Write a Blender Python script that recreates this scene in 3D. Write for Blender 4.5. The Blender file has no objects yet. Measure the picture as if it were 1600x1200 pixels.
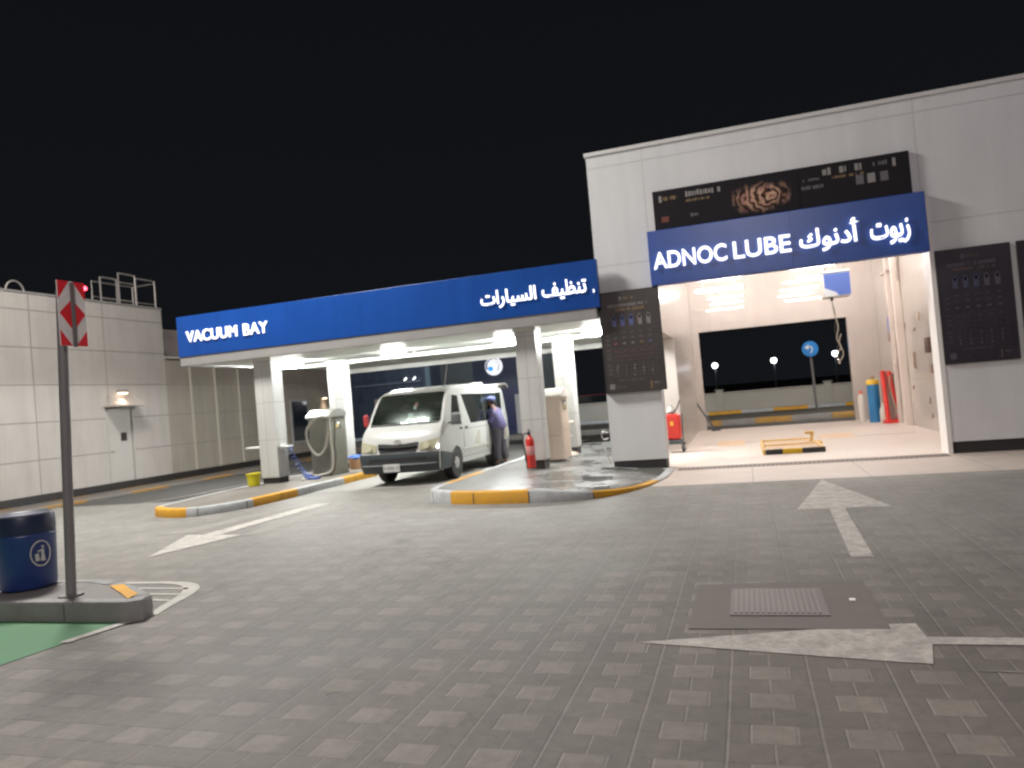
import bpy, bmesh, math, random
from mathutils import Vector, Matrix
random.seed(7)
SC = bpy.context.scene
COL = SC.collection
PI = math.pi
# ------------------------------------------------------------------ camera
YAW, PITCH, ROLL = -0.301056, 0.0227265, -0.0853650
cy, sy, cp, sp = math.cos(YAW), math.sin(YAW), math.cos(PITCH), math.sin(PITCH)
fwd = Vector((sy*cp, cy*cp, sp)); right = Vector((cy, -sy, 0)); up = right.cross(fwd)
r2 = right*math.cos(ROLL) + up*math.sin(ROLL); u2 = -right*math.sin(ROLL) + up*math.cos(ROLL)
cam = bpy.data.cameras.new('camera'); cam.sensor_width = 36; cam.lens = 36*1164.81/1600
cam.clip_end = 2000; cam.clip_start = 0.05
cam.dof.use_dof = True; cam.dof.focus_distance = 4.2; cam.dof.aperture_fstop = 2.4
co = bpy.data.objects.new('camera', cam); COL.objects.link(co)
co.matrix_world = Matrix(((r2.x, u2.x, -fwd.x, 0), (r2.y, u2.y, -fwd.y, 0), (r2.z, u2.z, -fwd.z, 1.5), (0, 0, 0, 1)))
SC.camera = co
# ------------------------------------------------------------------ night sky
w = bpy.data.worlds.new('World'); SC.world = w; w.use_nodes = True
nt = w.node_tree; bg = nt.nodes['Background']
tc = nt.nodes.new('ShaderNodeTexCoord'); sx = nt.nodes.new('ShaderNodeSeparateXYZ'); cr = nt.nodes.new('ShaderNodeValToRGB')
nt.links.new(tc.outputs['Generated'], sx.inputs[0]); nt.links.new(sx.outputs['Z'], cr.inputs[0]); nt.links.new(cr.outputs[0], bg.inputs[0])
cr.color_ramp.elements[0].position = 0.0; cr.color_ramp.elements[0].color = (0.0062, 0.0072, 0.0088, 1)
cr.color_ramp.elements[1].position = 0.6; cr.color_ramp.elements[1].color = (0.0046, 0.0048, 0.0060, 1)
bg.inputs[1].default_value = 1.0
SC.view_settings.view_transform = 'Standard'; SC.view_settings.look = 'None'; SC.view_settings.exposure = 0.07; SC.view_settings.gamma = 1
SC.cycles.use_denoising = True; SC.cycles.max_bounces = 6; SC.cycles.diffuse_bounces = 4; SC.cycles.glossy_bounces = 3
SC.cycles.transparent_max_bounces = 6; SC.cycles.caustics_reflective = False; SC.cycles.caustics_refractive = False
SC.cycles.sample_clamp_indirect = 6; SC.cycles.pixel_filter_type = 'BLACKMAN_HARRIS'; SC.cycles.filter_width = 2.2

def lamp(name, loc, target, power, size, color=(1, 1, 1), kind='AREA', spot=None):
    l = bpy.data.lights.new(name, kind); l.energy = power; l.color = color
    if kind == 'AREA': l.shape = 'DISK'; l.size = size
    else: l.shadow_soft_size = size
    if spot: l.spot_size = spot; l.spot_blend = .6
    o = bpy.data.objects.new(name, l); COL.objects.link(o); o.location = loc
    d = Vector(target) - Vector(loc); o.rotation_euler = d.to_track_quat('-Z', 'Y').to_euler()
    return o
# off-screen lamps: the forecourt mast lamp flaring at top left, then two added fills
lamp('offscreen_lamp', (-10.6, 9.6, 10.6), (-8.0, 10.5, 0), 2250, 2.6, (1, .97, .92))
lamp('offscreen_lamp', (.5, -5.5, 9.0), (.5, 4, 0), 760, .8, (1, .89, .85))  # added unseen fill lamp behind the camera for the foreground
lamp('offscreen_lamp', (7.5, 2.0, 9.5), (6.0, 9, 0), 70, .6, (.95, .82, 1))  # added unseen violet lamp that tints the right side

# ------------------------------------------------------------------ materials
MATS = {}
def mat(name, color, rough=.6, metal=0, var=0.0, vscale=3, bump=0, bscale=40, coat=0, spec=.5):
    if name in MATS: return MATS[name]
    m = bpy.data.materials.new(name); m.use_nodes = True; MATS[name] = m
    t = m.node_tree; b = t.nodes['Principled BSDF']
    b.inputs['Base Color'].default_value = (*color, 1); b.inputs['Roughness'].default_value = rough
    b.inputs['Metallic'].default_value = metal; b.inputs['Coat Weight'].default_value = coat
    b.inputs['Specular IOR Level'].default_value = spec
    if var or bump:
        c = t.nodes.new('ShaderNodeTexCoord')
    if var:
        n = t.nodes.new('ShaderNodeTexNoise'); n.inputs['Scale'].default_value = vscale; n.inputs['Detail'].default_value = 6; n.inputs['Roughness'].default_value = .65
        t.links.new(c.outputs['Object'], n.inputs['Vector'])
        mr = t.nodes.new('ShaderNodeMapRange'); mr.inputs[1].default_value = .25; mr.inputs[2].default_value = .75; mr.inputs[3].default_value = 1-var; mr.inputs[4].default_value = 1+var
        t.links.new(n.outputs['Fac'], mr.inputs[0])
        vm = t.nodes.new('ShaderNodeVectorMath'); vm.operation = 'SCALE'; vm.inputs[0].default_value = color
        t.links.new(mr.outputs[0], vm.inputs['Scale']); t.links.new(vm.outputs[0], b.inputs['Base Color'])
        r = t.nodes.new('ShaderNodeMapRange'); r.inputs[3].default_value = max(0, rough-.1); r.inputs[4].default_value = min(1, rough+.12)
        t.links.new(n.outputs['Fac'], r.inputs[0]); t.links.new(r.outputs[0], b.inputs['Roughness'])
    if bump:
        n2 = t.nodes.new('ShaderNodeTexNoise'); n2.inputs['Scale'].default_value = bscale; n2.inputs['Detail'].default_value = 4
        t.links.new(c.outputs['Object'], n2.inputs['Vector'])
        bp = t.nodes.new('ShaderNodeBump'); bp.inputs['Strength'].default_value = bump; bp.inputs['Distance'].default_value = .01
        t.links.new(n2.outputs['Fac'], bp.inputs['Height']); t.links.new(bp.outputs[0], b.inputs['Normal'])
    return m
def emit(name, color, strength, base=(.8, .8, .8)):
    if name in MATS: return MATS[name]
    m = mat(name, base, .4); b = m.node_tree.nodes['Principled BSDF']
    b.inputs['Emission Color'].default_value = (*color, 1); b.inputs['Emission Strength'].default_value = strength
    return m
M_joint = mat('mortar_joint', (.10, .09, .08), .9)
class N:
    """small helper for math node chains"""
    def __init__(s, m): s.t = m.node_tree; s.b = s.t.nodes['Principled BSDF']
    def node(s, k, **kw):
        n = s.t.nodes.new(k)
        for a, v in kw.items(): setattr(n, a, v)
        return n
    def m(s, op, a, b=None, c=None):
        n = s.node('ShaderNodeMath', operation=op)
        for i, v in enumerate((a, b, c)):
            if v is None: continue
            if isinstance(v, (int, float)): n.inputs[i].default_value = v
            else: s.t.links.new(v, n.inputs[i])
        return n.outputs[0]
    def mix(s, f, a, b):
        n = s.node('ShaderNodeMix', data_type='RGBA')
        if isinstance(f, (int, float)): n.inputs[0].default_value = f
        else: s.t.links.new(f, n.inputs[0])
        for i, v in ((6, a), (7, b)):
            if isinstance(v, tuple): n.inputs[i].default_value = (*v, 1)
            else: s.t.links.new(v, n.inputs[i])
        return n.outputs[2]
    def coords(s):
        c = s.node('ShaderNodeTexCoord'); x = s.node('ShaderNodeSeparateXYZ'); s.t.links.new(c.outputs['Object'], x.inputs[0]); s.c = c.outputs['Object']
        return x.outputs
    def noise(s, scale, detail=5, rough=.6, stretch=None):
        n = s.node('ShaderNodeTexNoise'); n.inputs['Scale'].default_value = scale; n.inputs['Detail'].default_value = detail; n.inputs['Roughness'].default_value = rough
        if stretch:
            mp = s.node('ShaderNodeMapping'); mp.inputs['Scale'].default_value = stretch; s.t.links.new(s.c, mp.inputs[0]); s.t.links.new(mp.outputs[0], n.inputs['Vector'])
        else: s.t.links.new(s.c, n.inputs['Vector'])
        return n.outputs['Fac']
    def rng(s, v, a, b, c, d):
        n = s.node('ShaderNodeMapRange'); s.t.links.new(v, n.inputs[0])
        for i, q in enumerate((a, b, c, d)): n.inputs[i+1].default_value = q
        return n.outputs[0]
    def line(s, v, pos, w):   # 1 where |v-pos|<w (soft)
        d = s.m('ABSOLUTE', s.m('SUBTRACT', v, pos)); return s.rng(d, w*.6, w*1.3, 1, 0)
    def color(s, c): s.t.links.new(c, s.b.inputs['Base Color'])
    def rough(s, c): s.t.links.new(c, s.b.inputs['Roughness'])
    def bump(s, h, st=.4, dist=.01):
        n = s.node('ShaderNodeBump'); n.inputs['Strength'].default_value = st; n.inputs['Distance'].default_value = dist
        s.t.links.new(h, n.inputs['Height']); s.t.links.new(n.outputs[0], s.b.inputs['Normal'])

def paver_mat():
    m = mat('block_paving', (.2, .19, .18), .8); n = N(m); X, Y, Z = n.coords()
    wob = n.m('MULTIPLY', n.m('SUBTRACT', n.noise(1.2, 2), .5), .012)
    u = n.m('FRACT', n.m('DIVIDE', n.m('ADD', n.m('ADD', X, .58+38), wob), .38))
    v = n.m('FRACT', n.m('DIVIDE', n.m('ADD', n.m('ADD', Y, 35-4.12+.175), wob), .35))
    rowA = n.m('LESS_THAN', v, .5)
    cen = n.m('LESS_THAN', n.m('ABSOLUTE', n.m('SUBTRACT', u, .5)), .25)
    light = n.m('MULTIPLY', rowA, cen)
    wj = .014
    j = n.m('MAXIMUM', n.line(u, 0, wj*1.25), n.line(u, 1, wj*1.25))
    jA = n.m('MULTIPLY', rowA, n.m('MAXIMUM', n.line(u, .25, wj), n.line(u, .75, wj)))
    jB = n.m('MULTIPLY', n.m('SUBTRACT', 1, rowA), n.line(u, .5, wj))
    jh = n.m('MAXIMUM', n.m('MAXIMUM', n.line(v, 0, .012), n.line(v, 1, .012)), n.line(v, .5, .012))
    jv = n.m('MAXIMUM', j, n.m('MAXIMUM', jA, jB))
    # per block tone
    wn = n.node('ShaderNodeTexWhiteNoise', noise_dimensions='2D'); cm = n.node('ShaderNodeCombineXYZ')
    n.t.links.new(n.m('FLOOR', n.m('DIVIDE', n.m('ADD', X, 38.58), .19)), cm.inputs[0]); n.t.links.new(n.m('FLOOR', n.m('DIVIDE', n.m('ADD', Y, 31.055), .175)), cm.inputs[1])
    n.t.links.new(cm.outputs[0], wn.inputs[0])
    big = n.noise(.35, 5, .6); fine = n.noise(14, 6, .7); st = n.noise(1.6, 6, .7)
    tone = n.m('MULTIPLY', n.m('MULTIPLY', n.rng(wn.outputs['Value'], 0, 1, .94, 1.06), n.rng(big, .3, .7, .82, 1.15)), n.m('MULTIPLY', n.rng(fine, .25, .75, .8, 1.2), n.rng(st, .3, .62, .84, 1.06)))
    oil = n.m('MULTIPLY', n.rng(n.noise(1.1, 7, .72), .60, .72, 0, 1), .30)
    tone = n.m('MULTIPLY', tone, n.m('SUBTRACT', 1, oil))
    dr = n.rng(n.noise(5.5, 3, .5), .70, .76, 0, .35)
    tone = n.m('MULTIPLY', tone, n.m('SUBTRACT', 1, dr))
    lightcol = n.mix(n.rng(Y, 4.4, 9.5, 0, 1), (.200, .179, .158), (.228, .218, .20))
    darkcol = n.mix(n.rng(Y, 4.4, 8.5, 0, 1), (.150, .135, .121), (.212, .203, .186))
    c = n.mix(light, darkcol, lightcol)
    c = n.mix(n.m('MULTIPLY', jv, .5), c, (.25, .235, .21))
    c = n.mix(n.m('MULTIPLY', jh, .18), c, (.09, .085, .078))
    vm = n.node('ShaderNodeVectorMath', operation='SCALE'); n.t.links.new(c, vm.inputs[0]); n.t.links.new(tone, vm.inputs['Scale'])
    n.color(vm.outputs[0]); n.rough(n.rng(big, .3, .7, .55, .8))
    n.bump(n.m('SUBTRACT', n.m('MULTIPLY', fine, .25), n.m('MAXIMUM', jv, jh)), .5, .006)
    return m
def clad_mat(name, color, z0, dz, x0=None, dx=None, axis='X', rough=.38, w=.012, var=.05, dark=.35, bumpy=.15):
    """aluminium panels: thin sunk joints between them, slight waviness"""
    m = mat(name, color, rough); n = N(m); X, Y, Z = n.coords()
    H = X if axis == 'X' else Y
    z = n.m('FRACT', n.m('DIVIDE', n.m('SUBTRACT', Z, z0-50*dz), dz))
    j = n.m('MAXIMUM', n.line(z, 0, w/dz), n.line(z, 1, w/dz))
    if dx:
        h = n.m('FRACT', n.m('DIVIDE', n.m('SUBTRACT', H, x0-50*dx), dx))
        j = n.m('MAXIMUM', j, n.m('MAXIMUM', n.line(h, 0, w/dx), n.line(h, 1, w/dx)))
    ns = n.noise(1.3, 5, .6); st = n.noise(4, 5, .6, (1.0, 1.0, .12))
    tone = n.m('MULTIPLY', n.rng(ns, .3, .7, 1-var, 1+var), n.rng(st, .3, .7, 1-var*2.2, 1+var*.6))
    vm = n.node('ShaderNodeVectorMath', operation='SCALE'); vm.inputs[0].default_value = color; n.t.links.new(tone, vm.inputs['Scale'])
    n.color(n.mix(j, vm.outputs[0], tuple(c*dark for c in color)))
    n.bump(n.m('SUBTRACT', n.m('MULTIPLY', ns, bumpy), j), .5, .008)
    return m
def tile_mat(name, color, size, joint, rough, jw=.008, var=.06, wet=False, stretch=None):
    m = mat(name, color, rough); n = N(m); X, Y, Z = n.coords()
    def fr(a): return n.m('FRACT', n.m('DIVIDE', n.m('ADD', a, 50*size), size))
    u, v = fr(X), fr(Y)
    k = jw/size
    j = n.m('MAXIMUM', n.m('MAXIMUM', n.line(u, 0, k), n.line(u, 1, k)), n.m('MAXIMUM', n.line(v, 0, k), n.line(v, 1, k)))
    ns = n.noise(2.0, 6, .65, stretch); fi = n.noise(22, 4, .7)
    tone = n.m('MULTIPLY', n.rng(ns, .3, .7, 1-var*2, 1+var*2), n.rng(fi, .3, .7, 1-var, 1+var))
    vm = n.node('ShaderNodeVectorMath', operation='SCALE'); vm.inputs[0].default_value = color; n.t.links.new(tone, vm.inputs['Scale'])
    c = n.mix(n.m('MULTIPLY', j, .8), vm.outputs[0], joint)
    if wet:
        wn = n.noise(.9, 5, .62); wm = n.m('MULTIPLY', n.rng(wn, .42, .58, 0, 1), n.rng(n.m('ADD', X, n.m('MULTIPLY', Y, .12)), -2.4, -1.3, .25, 1))
        c = n.mix(n.m('MULTIPLY', wm, .45), c, tuple(q*.35 for q in color)); n.rough(n.rng(wm, 0, 1, .35, .06))
    else: n.rough(n.rng(ns, .3, .7, max(.03, rough-.08), rough+.1))
    n.color(c); n.bump(n.m('SUBTRACT', n.m('MULTIPLY', fi, .1), j), .25, .004)
    return m
def paint_mat(name, color, wear=.5, seed=0, base=(.16, .15, .14), rough=.7):
    m = mat(name, color, rough); n = N(m); n.coords()
    a = n.noise(3.3+seed, 8, .75); b = n.noise(26, 4, .7)
    f = n.rng(n.m('ADD', a, n.m('MULTIPLY', b, .35)), .62-wear*.1, .86-wear*.1, 0, 1)
    n.color(n.mix(n.m('MULTIPLY', f, wear), color, base)); n.bump(b, .3, .004)
    return m
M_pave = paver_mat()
M_white = mat('white_panel', (.74, .74, .71), .42, var=.04, vscale=1.5)
M_trim = mat('grey_trim', (.26, .25, .245), .5, var=.06)
M_black = mat('black_plinth', (.022, .02, .02), .5, var=.2)
M_blue = clad_mat('blue_fascia', (.009, .058, .27), 0, 50, -12.2, 2.43, 'X', .33, .004, .05, .8)
M_blue2 = clad_mat('blue_lube_fascia', (.020, .075, .33), 0, 50, 1, 50, 'X', .35, .004, .04, .8)
M_blue.node_tree.nodes['Principled BSDF'].inputs['Specular IOR Level'].default_value = .25
M_soffit = clad_mat('soffit_panel', (.82, .84, .79), 0, 50, -12.2, 1.2, 'X', .45, .006, .03, .7)
M_steel = mat('stainless_steel', (.55, .54, .50), .32, .85, var=.08, vscale=6)
M_chrome = mat('chrome', (.75, .75, .75), .15, 1)
M_galv = mat('galvanised_tube', (.42, .38, .36), .45, .5, var=.1)
M_red = mat('red_enamel', (.62, .03, .02), .35, var=.1, coat=.2)
M_yel = paint_mat('yellow_kerb_paint', (.66, .33, .015), .4, 0, (.32, .19, .07))
M_gry = paint_mat('grey_kerb_paint', (.47, .49, .50), .5, 2, (.22, .21, .20))
M_kerbtop = paint_mat('kerb_top', (.38, .35, .32), .5, 1, (.3, .28, .25))
M_mark = paint_mat('white_road_paint', (.52, .49, .45), .72, 3, (.22, .21, .19))
M_mark2 = paint_mat('faded_road_paint', (.28, .265, .24), .85, 5, (.2, .19, .175))
M_rubber = mat('black_rubber', (.02, .02, .02), .75, var=.2)
M_dark = mat('dark_plastic', (.045, .052, .058), .5, var=.15)
M_glass = mat('dark_glass', (.012, .016, .016), .08, coat=.6)
M_letter = emit('lit_letter_face', (1, .98, 1), 1.5)
M_letter2 = emit('lit_letter_return', (.75, .82, 1), .9)
M_tube = emit('fluorescent_tube', (1, .93, .88), 170)
M_hose = mat('grey_hose', (.50, .48, .43), .5)
M_cream = mat('cream_enamel', (.74, .63, .55), .5, var=.05)

# ------------------------------------------------------------------ mesh builder
class MB:
    def __init__(s): s.bm = bmesh.new(); s.mats = []; s.cur = 0
    def use(s, m):
        if m not in s.mats: s.mats.append(m)
        s.cur = s.mats.index(m); return s
    def _face(s, vs, smooth=False):
        try: f = s.bm.faces.new(vs)
        except ValueError: return None
        f.material_index = s.cur; f.smooth = smooth; return f
    def poly(s, pts, smooth=False): return s._face([s.bm.verts.new(p) for p in pts], smooth)
    def box(s, x0, x1, y0, y1, z0, z1, bev=0, M=None):
        v = [s.bm.verts.new((x, y, z)) for z in (z0, z1) for y in (y0, y1) for x in (x0, x1)]
        fs = [s._face([v[i] for i in q]) for q in ((0, 2, 3, 1), (4, 5, 7, 6), (0, 1, 5, 4), (2, 6, 7, 3), (0, 4, 6, 2), (1, 3, 7, 5))]
        if bev:
            es = list({e for f in fs for e in f.edges})
            r = bmesh.ops.bevel(s.bm, geom=es, offset=bev, segments=2, affect='EDGES', profile=.5, material=-1)
            vv = list({a for f in r['faces'] for a in f.verts} | {a for a in v if a.is_valid})
            for f in r['faces']: f.material_index = s.cur
            v = vv
        if M is not None: bmesh.ops.transform(s.bm, matrix=M, verts=[a for a in v if a.is_valid])
        return s
    def prism(s, pts, a, b, axis='y', smooth=False):
        """pts: 2D outline; axis the extrusion direction"""
        def P(p, t): return {'x': (t, p[0], p[1]), 'y': (p[0], t, p[1]), 'z': (p[0], p[1], t)}[axis]
        A = [s.bm.verts.new(P(p, a)) for p in pts]; B = [s.bm.verts.new(P(p, b)) for p in pts]
        s._face(A[::-1]); s._face(B); n = len(pts)
        for i in range(n): s._face([A[i], A[(i+1) % n], B[(i+1) % n], B[i]], smooth)
        return s
    def tube(s, pts, r, n=10, close=False, r1=None):
        pts = [Vector(p) for p in pts]; L = len(pts); rings = []; nrm = None
        for i, p in enumerate(pts):
            if close: t = (pts[(i+1) % L] - pts[i-1])
            else: t = (pts[min(i+1, L-1)] - pts[max(i-1, 0)])
            t.normalize()
            if nrm is None:
                nrm = t.orthogonal().normalized()
            nrm = (nrm - t*nrm.dot(t)); nrm = nrm.normalized() if nrm.length > 1e-6 else t.orthogonal().normalized()
            b = t.cross(nrm); rr = r if r1 is None else r + (r1-r)*i/max(1, L-1)
            rings.append([s.bm.verts.new(p + (nrm*math.cos(2*PI*k/n) + b*math.sin(2*PI*k/n))*rr) for k in range(n)])
        m = L if close else L-1
        for i in range(m):
            A, B = rings[i], rings[(i+1) % L]
            for k in range(n): s._face([A[k], A[(k+1) % n], B[(k+1) % n], B[k]], True)
        if not close: s._face(rings[0][::-1]); s._face(rings[-1])
        return s
    def lathe(s, prof, c=(0, 0, 0), n=28, axis='z', M=None):
        """prof: (r, h) list"""
        rings = []; c = Vector(c)
        for r, h in prof:
            ring = []
            for k in range(n):
                a = 2*PI*k/n; x, y = r*math.cos(a), r*math.sin(a)
                p = {'z': Vector((x, y, h)), 'x': Vector((h, x, y)), 'y': Vector((x, h, y))}[axis]
                if M is not None: p = M @ p
                ring.append(s.bm.verts.new(c+p))
            rings.append(ring)
        for i in range(len(rings)-1):
            A, B = rings[i], rings[i+1]
            for k in range(n): s._face([A[k], A[(k+1) % n], B[(k+1) % n], B[k]], True)
        s._face(rings[0][::-1]); s._face(rings[-1]); return s
    def ball(s, c, r, seg=12):
        if isinstance(r, (int, float)): r = (r, r, r)
        res = bmesh.ops.create_uvsphere(s.bm, u_segments=seg, v_segments=max(6, seg*2//3), radius=1)
        for v in res['verts']: v.co = Vector((v.co.x*r[0]+c[0], v.co.y*r[1]+c[1], v.co.z*r[2]+c[2]))
        for f in {f for v in res['verts'] for f in v.link_faces}: f.material_index = s.cur; f.smooth = True
        return s
    def build(s, name, m=None, parent=None, label=None, sharp=35):
        if m is not None and not s.mats: s.mats = [m]
        bmesh.ops.recalc_face_normals(s.bm, faces=s.bm.faces)
        for e in s.bm.edges:
            if len(e.link_faces) == 2 and e.calc_face_angle(0) > math.radians(sharp): e.smooth = False
        me = bpy.data.meshes.new(name); s.bm.to_mesh(me); s.bm.free()
        for q in s.mats: me.materials.append(q)
        o = bpy.data.objects.new(name, me); COL.objects.link(o)
        if parent is not None: o.parent = parent
        if label: o['label'] = label
        return o
def smooth_path(P, k=8, closed=False):
    P = [Vector(p) for p in P]; out = []; n = len(P)
    for i in range(n if closed else n-1):
        if closed: a, b, c, d = P[i-1], P[i], P[(i+1) % n], P[(i+2) % n]
        else: a, b, c, d = P[max(i-1, 0)], P[i], P[i+1], P[min(i+2, n-1)]
        for j in range(k):
            t = j/k; out.append(.5*((2*b)+(c-a)*t+(2*a-5*b+4*c-d)*t*t+(3*b-a-3*c+d)*t**3))
    if not closed: out.append(P[-1])
    return out
def tag(o, label=None, cat=None, group=None, kind=None):
    if label: o['label'] = label
    if cat: o['category'] = cat
    if group: o['group'] = group
    if kind: o['kind'] = kind
    return o
def thing(name, loc, label, cat, group=None, rz=0):
    o = bpy.data.objects.new(name, None); COL.objects.link(o); o.empty_display_size = .2
    o.location = loc; o.rotation_euler = (0, 0, rz)
    return tag(o, label, cat, group)
def struct(o): o['kind'] = 'structure'; return o
def copy_tree(o, parent=None):
    kids = [c for c in COL.objects if c.parent == o]
    c = o.copy(); COL.objects.link(c); c.parent = parent
    for ch in kids: copy_tree(ch, c)
    return c
def offset(mb_obj, loc):
    """move mesh so its origin is at the parent's local zero (world coordinates were used)"""
    for v in mb_obj.data.vertices: v.co -= Vector(loc)
    return mb_obj

# ------------------------------------------------------------------ ground sheets
def sheet(name, pts, z, m):
    b = MB(); b.poly([(x, y, z) for x, y in pts]); return struct(b.build(name, m))
M_sand = mat('dusty_ground', (.085, .075, .062), .9, var=.25, vscale=.6)
M_asph = mat('asphalt', (.060, .058, .054), .82, var=.22, vscale=1.4, bump=.5, bscale=60)
M_lane = tile_mat('pale_lane_paving', (.30, .295, .275), .30, (.22, .21, .19), .6, .006, .07)
M_apron = tile_mat('concrete_apron', (.48, .41, .36), 1.6, (.2, .18, .16), .5, .008, .08, stretch=(1, 2.2, 1))
M_bayfl = tile_mat('cream_bay_floor', (.64, .565, .51), .6, (.5, .43, .38), .40, .004, .035)
sheet('ground', [(-400, -300), (400, -300), (400, 600), (-400, 600)], -.02, M_sand)
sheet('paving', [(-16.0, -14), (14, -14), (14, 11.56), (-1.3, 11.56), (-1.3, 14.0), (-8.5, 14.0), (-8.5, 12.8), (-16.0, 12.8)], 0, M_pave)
sheet('concrete_apron', [(-1.5, 11.56), (14, 11.56), (14, 14.02), (-1.5, 14.02)], .004, M_apron)
sheet('bay_floor', [(-2.2, 14.02), (4.05, 14.02), (4.05, 25.0), (-2.2, 25.0)], .012, M_bayfl)
sheet('lane', [(-8.5, 13.2), (-5.06, 13.2), (-5.06, 24.5), (-8.5, 24.5)], .004, M_lane)
sheet('service_road', [(-16.0, 12.8), (-10.4, 12.8), (-10.4, 26), (14, 26), (14, 60), (-40, 60), (-40, 26), (-16, 26)], -.004, M_asph)
sheet('rear_paving', [(-8.5, 24.5), (-5.0, 24.5), (-5.0, 26), (-8.5, 26)], .002, M_asph)
sheet('green_bay_paint', [(-14, 1.9), (-10, 1.9), (-5.0, 3.72), (-4.92, 4.34), (-4.90, 4.78), (-14, 4.78)], .004, paint_mat('green_paint', (.060, .20, .088), .35, 4, (.10, .13, .09)))
sheet('white_edge_line', [(-4.99, 4.26), (-4.90, 4.26), (-4.80, 4.78), (-4.90, 4.78)], .008, M_mark)

# ------------------------------------------------------------------ kerbed islands
def island(name, outline, h, segs, top, kw=.14, zf=None, corner_k=10, kerb_y=M_yel, kerb_g=M_gry, close=True, start=0.0):
    """outline counter-clockwise; segs = list of (length, 'y'|'g') painted along the kerb from point 0, the last repeats as 1.5 m steps"""
    P = [Vector((x, y, 0)) for x, y in outline]
    fine = []
    n = len(P)
    for i in range(n):
        a, b = P[i], P[(i+1) % n]; L = (b-a).length; k = max(1, int(L/.08))
        for j in range(k): fine.append(a+(b-a)*j/k)
    m = len(fine); inner = []
    for i in range(m):
        t = (fine[(i+1) % m]-fine[i-1]).normalized(); nn = Vector((-t.y, t.x, 0)); inner.append(fine[i]+nn*kw)
    zf = zf or (lambda x, y: h)
    kb = MB(); kb.use(kerb_y); kb.use(kerb_g); kb.use(M_kerbtop)
    s = start; si = 0; bounds = []; acc = 0
    seq = list(segs)
    tot = sum((fine[(i+1) % m]-fine[i]).length for i in range(m))
    while acc < tot+1:
        if seq: L, c = seq.pop(0)
        else: L, c = 1.0, ('g' if bounds and bounds[-1][1] == 'y' else 'y')
        acc += L; bounds.append((acc, c))
    d = 0; bi = 0
    for i in range(m):
        j = (i+1) % m
        while bounds[bi][0] <= d + 1e-6: bi += 1
        kb.use(kerb_y if bounds[bi][1] == 'y' else kerb_g)
        a, b, ia, ib = fine[i], fine[j], inner[i], inner[j]
        za, zb = zf(a.x, a.y), zf(b.x, b.y)
        ch = min(.02, za*.3); chb = min(.02, zb*.3)
        def up_(p, z): return (p.x, p.y, z)
        a2, b2 = a+(ia-a)*.12, b+(ib-b)*.12
        kb.poly([up_(a, -.01), up_(b, -.01), up_(b, zb-chb), up_(a, za-ch)], True)
        kb.poly([up_(a, za-ch), up_(b, zb-chb), up_(b2, zb), up_(a2, za)], True)
        kb.poly([up_(a2, za), up_(b2, zb), up_(ib, zb), up_(ia, za)], True)
        if int(d/.92) != int((d+(b-a).length)/.92) and za > .05:
            o_ = (a-ia).normalized()*.002; c_ = a+(b-a)*.14; kb.use(M_joint)
            kb.poly([up_(a+o_, 0), up_(c_+o_, 0), up_(c_+o_, zb-chb), up_(a+o_, za-ch)]); kb.poly([up_(a2, za+.002), up_(a2+(c_-a), za+.002), up_(ia+(c_-a), za+.002), up_(ia, za+.002)])
        d += (fine[j]-fine[i]).length
    bmesh.ops.remove_doubles(kb.bm, verts=kb.bm.verts, dist=.0005)
    root = bpy.data.objects.new(name, None); COL.objects.link(root); struct(root)
    k = kb.build('kerb', None, root, sharp=50)
    tb = MB(); f = tb.poly([(p.x, p.y, zf(p.x, p.y)-.004) for p in inner])
    bmesh.ops.triangulate(tb.bm, faces=[f])
    tb.build('paved_top', top, root)
    return root
def nose(pts, k=6): return [(p.x, p.y) for p in smooth_path([(x, y, 0) for x, y in pts], k)]
M_isl1 = mat('sandy_concrete', (.165, .15, .13), .75, var=.16, vscale=2.2, bump=.3)
M_wet = tile_mat('wet_tiles', (.26, .26, .25), .4, (.12, .12, .115), .2, .006, .12, wet=True)
# left island: counter-clockwise starting at its nose (left tip)
n1 = nose([(-10.55, 13.0), (-10.42, 11.7), (-10.32, 11.0), (-9.98, 10.62), (-9.3, 10.42), (-8.85, 10.72), (-8.58, 11.4), (-8.5, 12.6)])
island('pavement', [(-10.7, 20.5)] + n1 + [(-8.5, 20.5)], .15,
       [(9.55, 'g'), (1.25, 'y'), (1.22, 'g'), (1.3, 'y'), (1.75, 'g'), (1.5, 'y'), (1.7, 'g'), (1.5, 'y')], M_isl1)
z2 = lambda x, y: .19 if x < -3.0 else max(.035, .19-.105*(x+3.0))
z2b = lambda x, y: max(.03, z2(x, y) - max(0, (y-12.2))*.02 if x > -3.2 else z2(x, y))
n2 = nose([(-5.06, 12.4), (-5.06, 11.5), (-4.92, 11.0), (-4.45, 10.66), (-3.8, 10.48), (-3.0, 10.40), (-2.3, 10.52), (-1.85, 10.98), (-1.55, 11.7), (-1.38, 12.6), (-1.35, 13.4)])
isl2 = island('pavement', [(-5.06, 20.0)] + n2 + [(-1.35, 13.97), (-2.6, 13.97), (-2.6, 20.0)], .19,
       [(6.4, 'g'), (1.7, 'y'), (1.45, 'g'), (1.28, 'y'), (1.03, 'g'), (1.75, 'y'), (9, 'g')], M_wet, zf=z2b)
# near left island with the bin and the chevron sign
M_isl3 = mat('pale_concrete_top', (.19, .175, .165), .7, var=.12, vscale=3, bump=.3)
island('pavement', [(-12, 5.56), (-12, 4.76), (-4.86, 4.76), (-4.76, 4.84), (-4.84, 5.02), (-5.15, 5.22), (-5.5, 5.42), (-5.95, 5.56)], .16,
       [(30, 'g')], M_isl3, kw=.12, kerb_g=paint_mat('shaded_grey_kerb', (.26, .26, .255), .5, 2, (.17, .165, .16)))  # darker paint carries the shade on this kerb's near face
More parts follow.
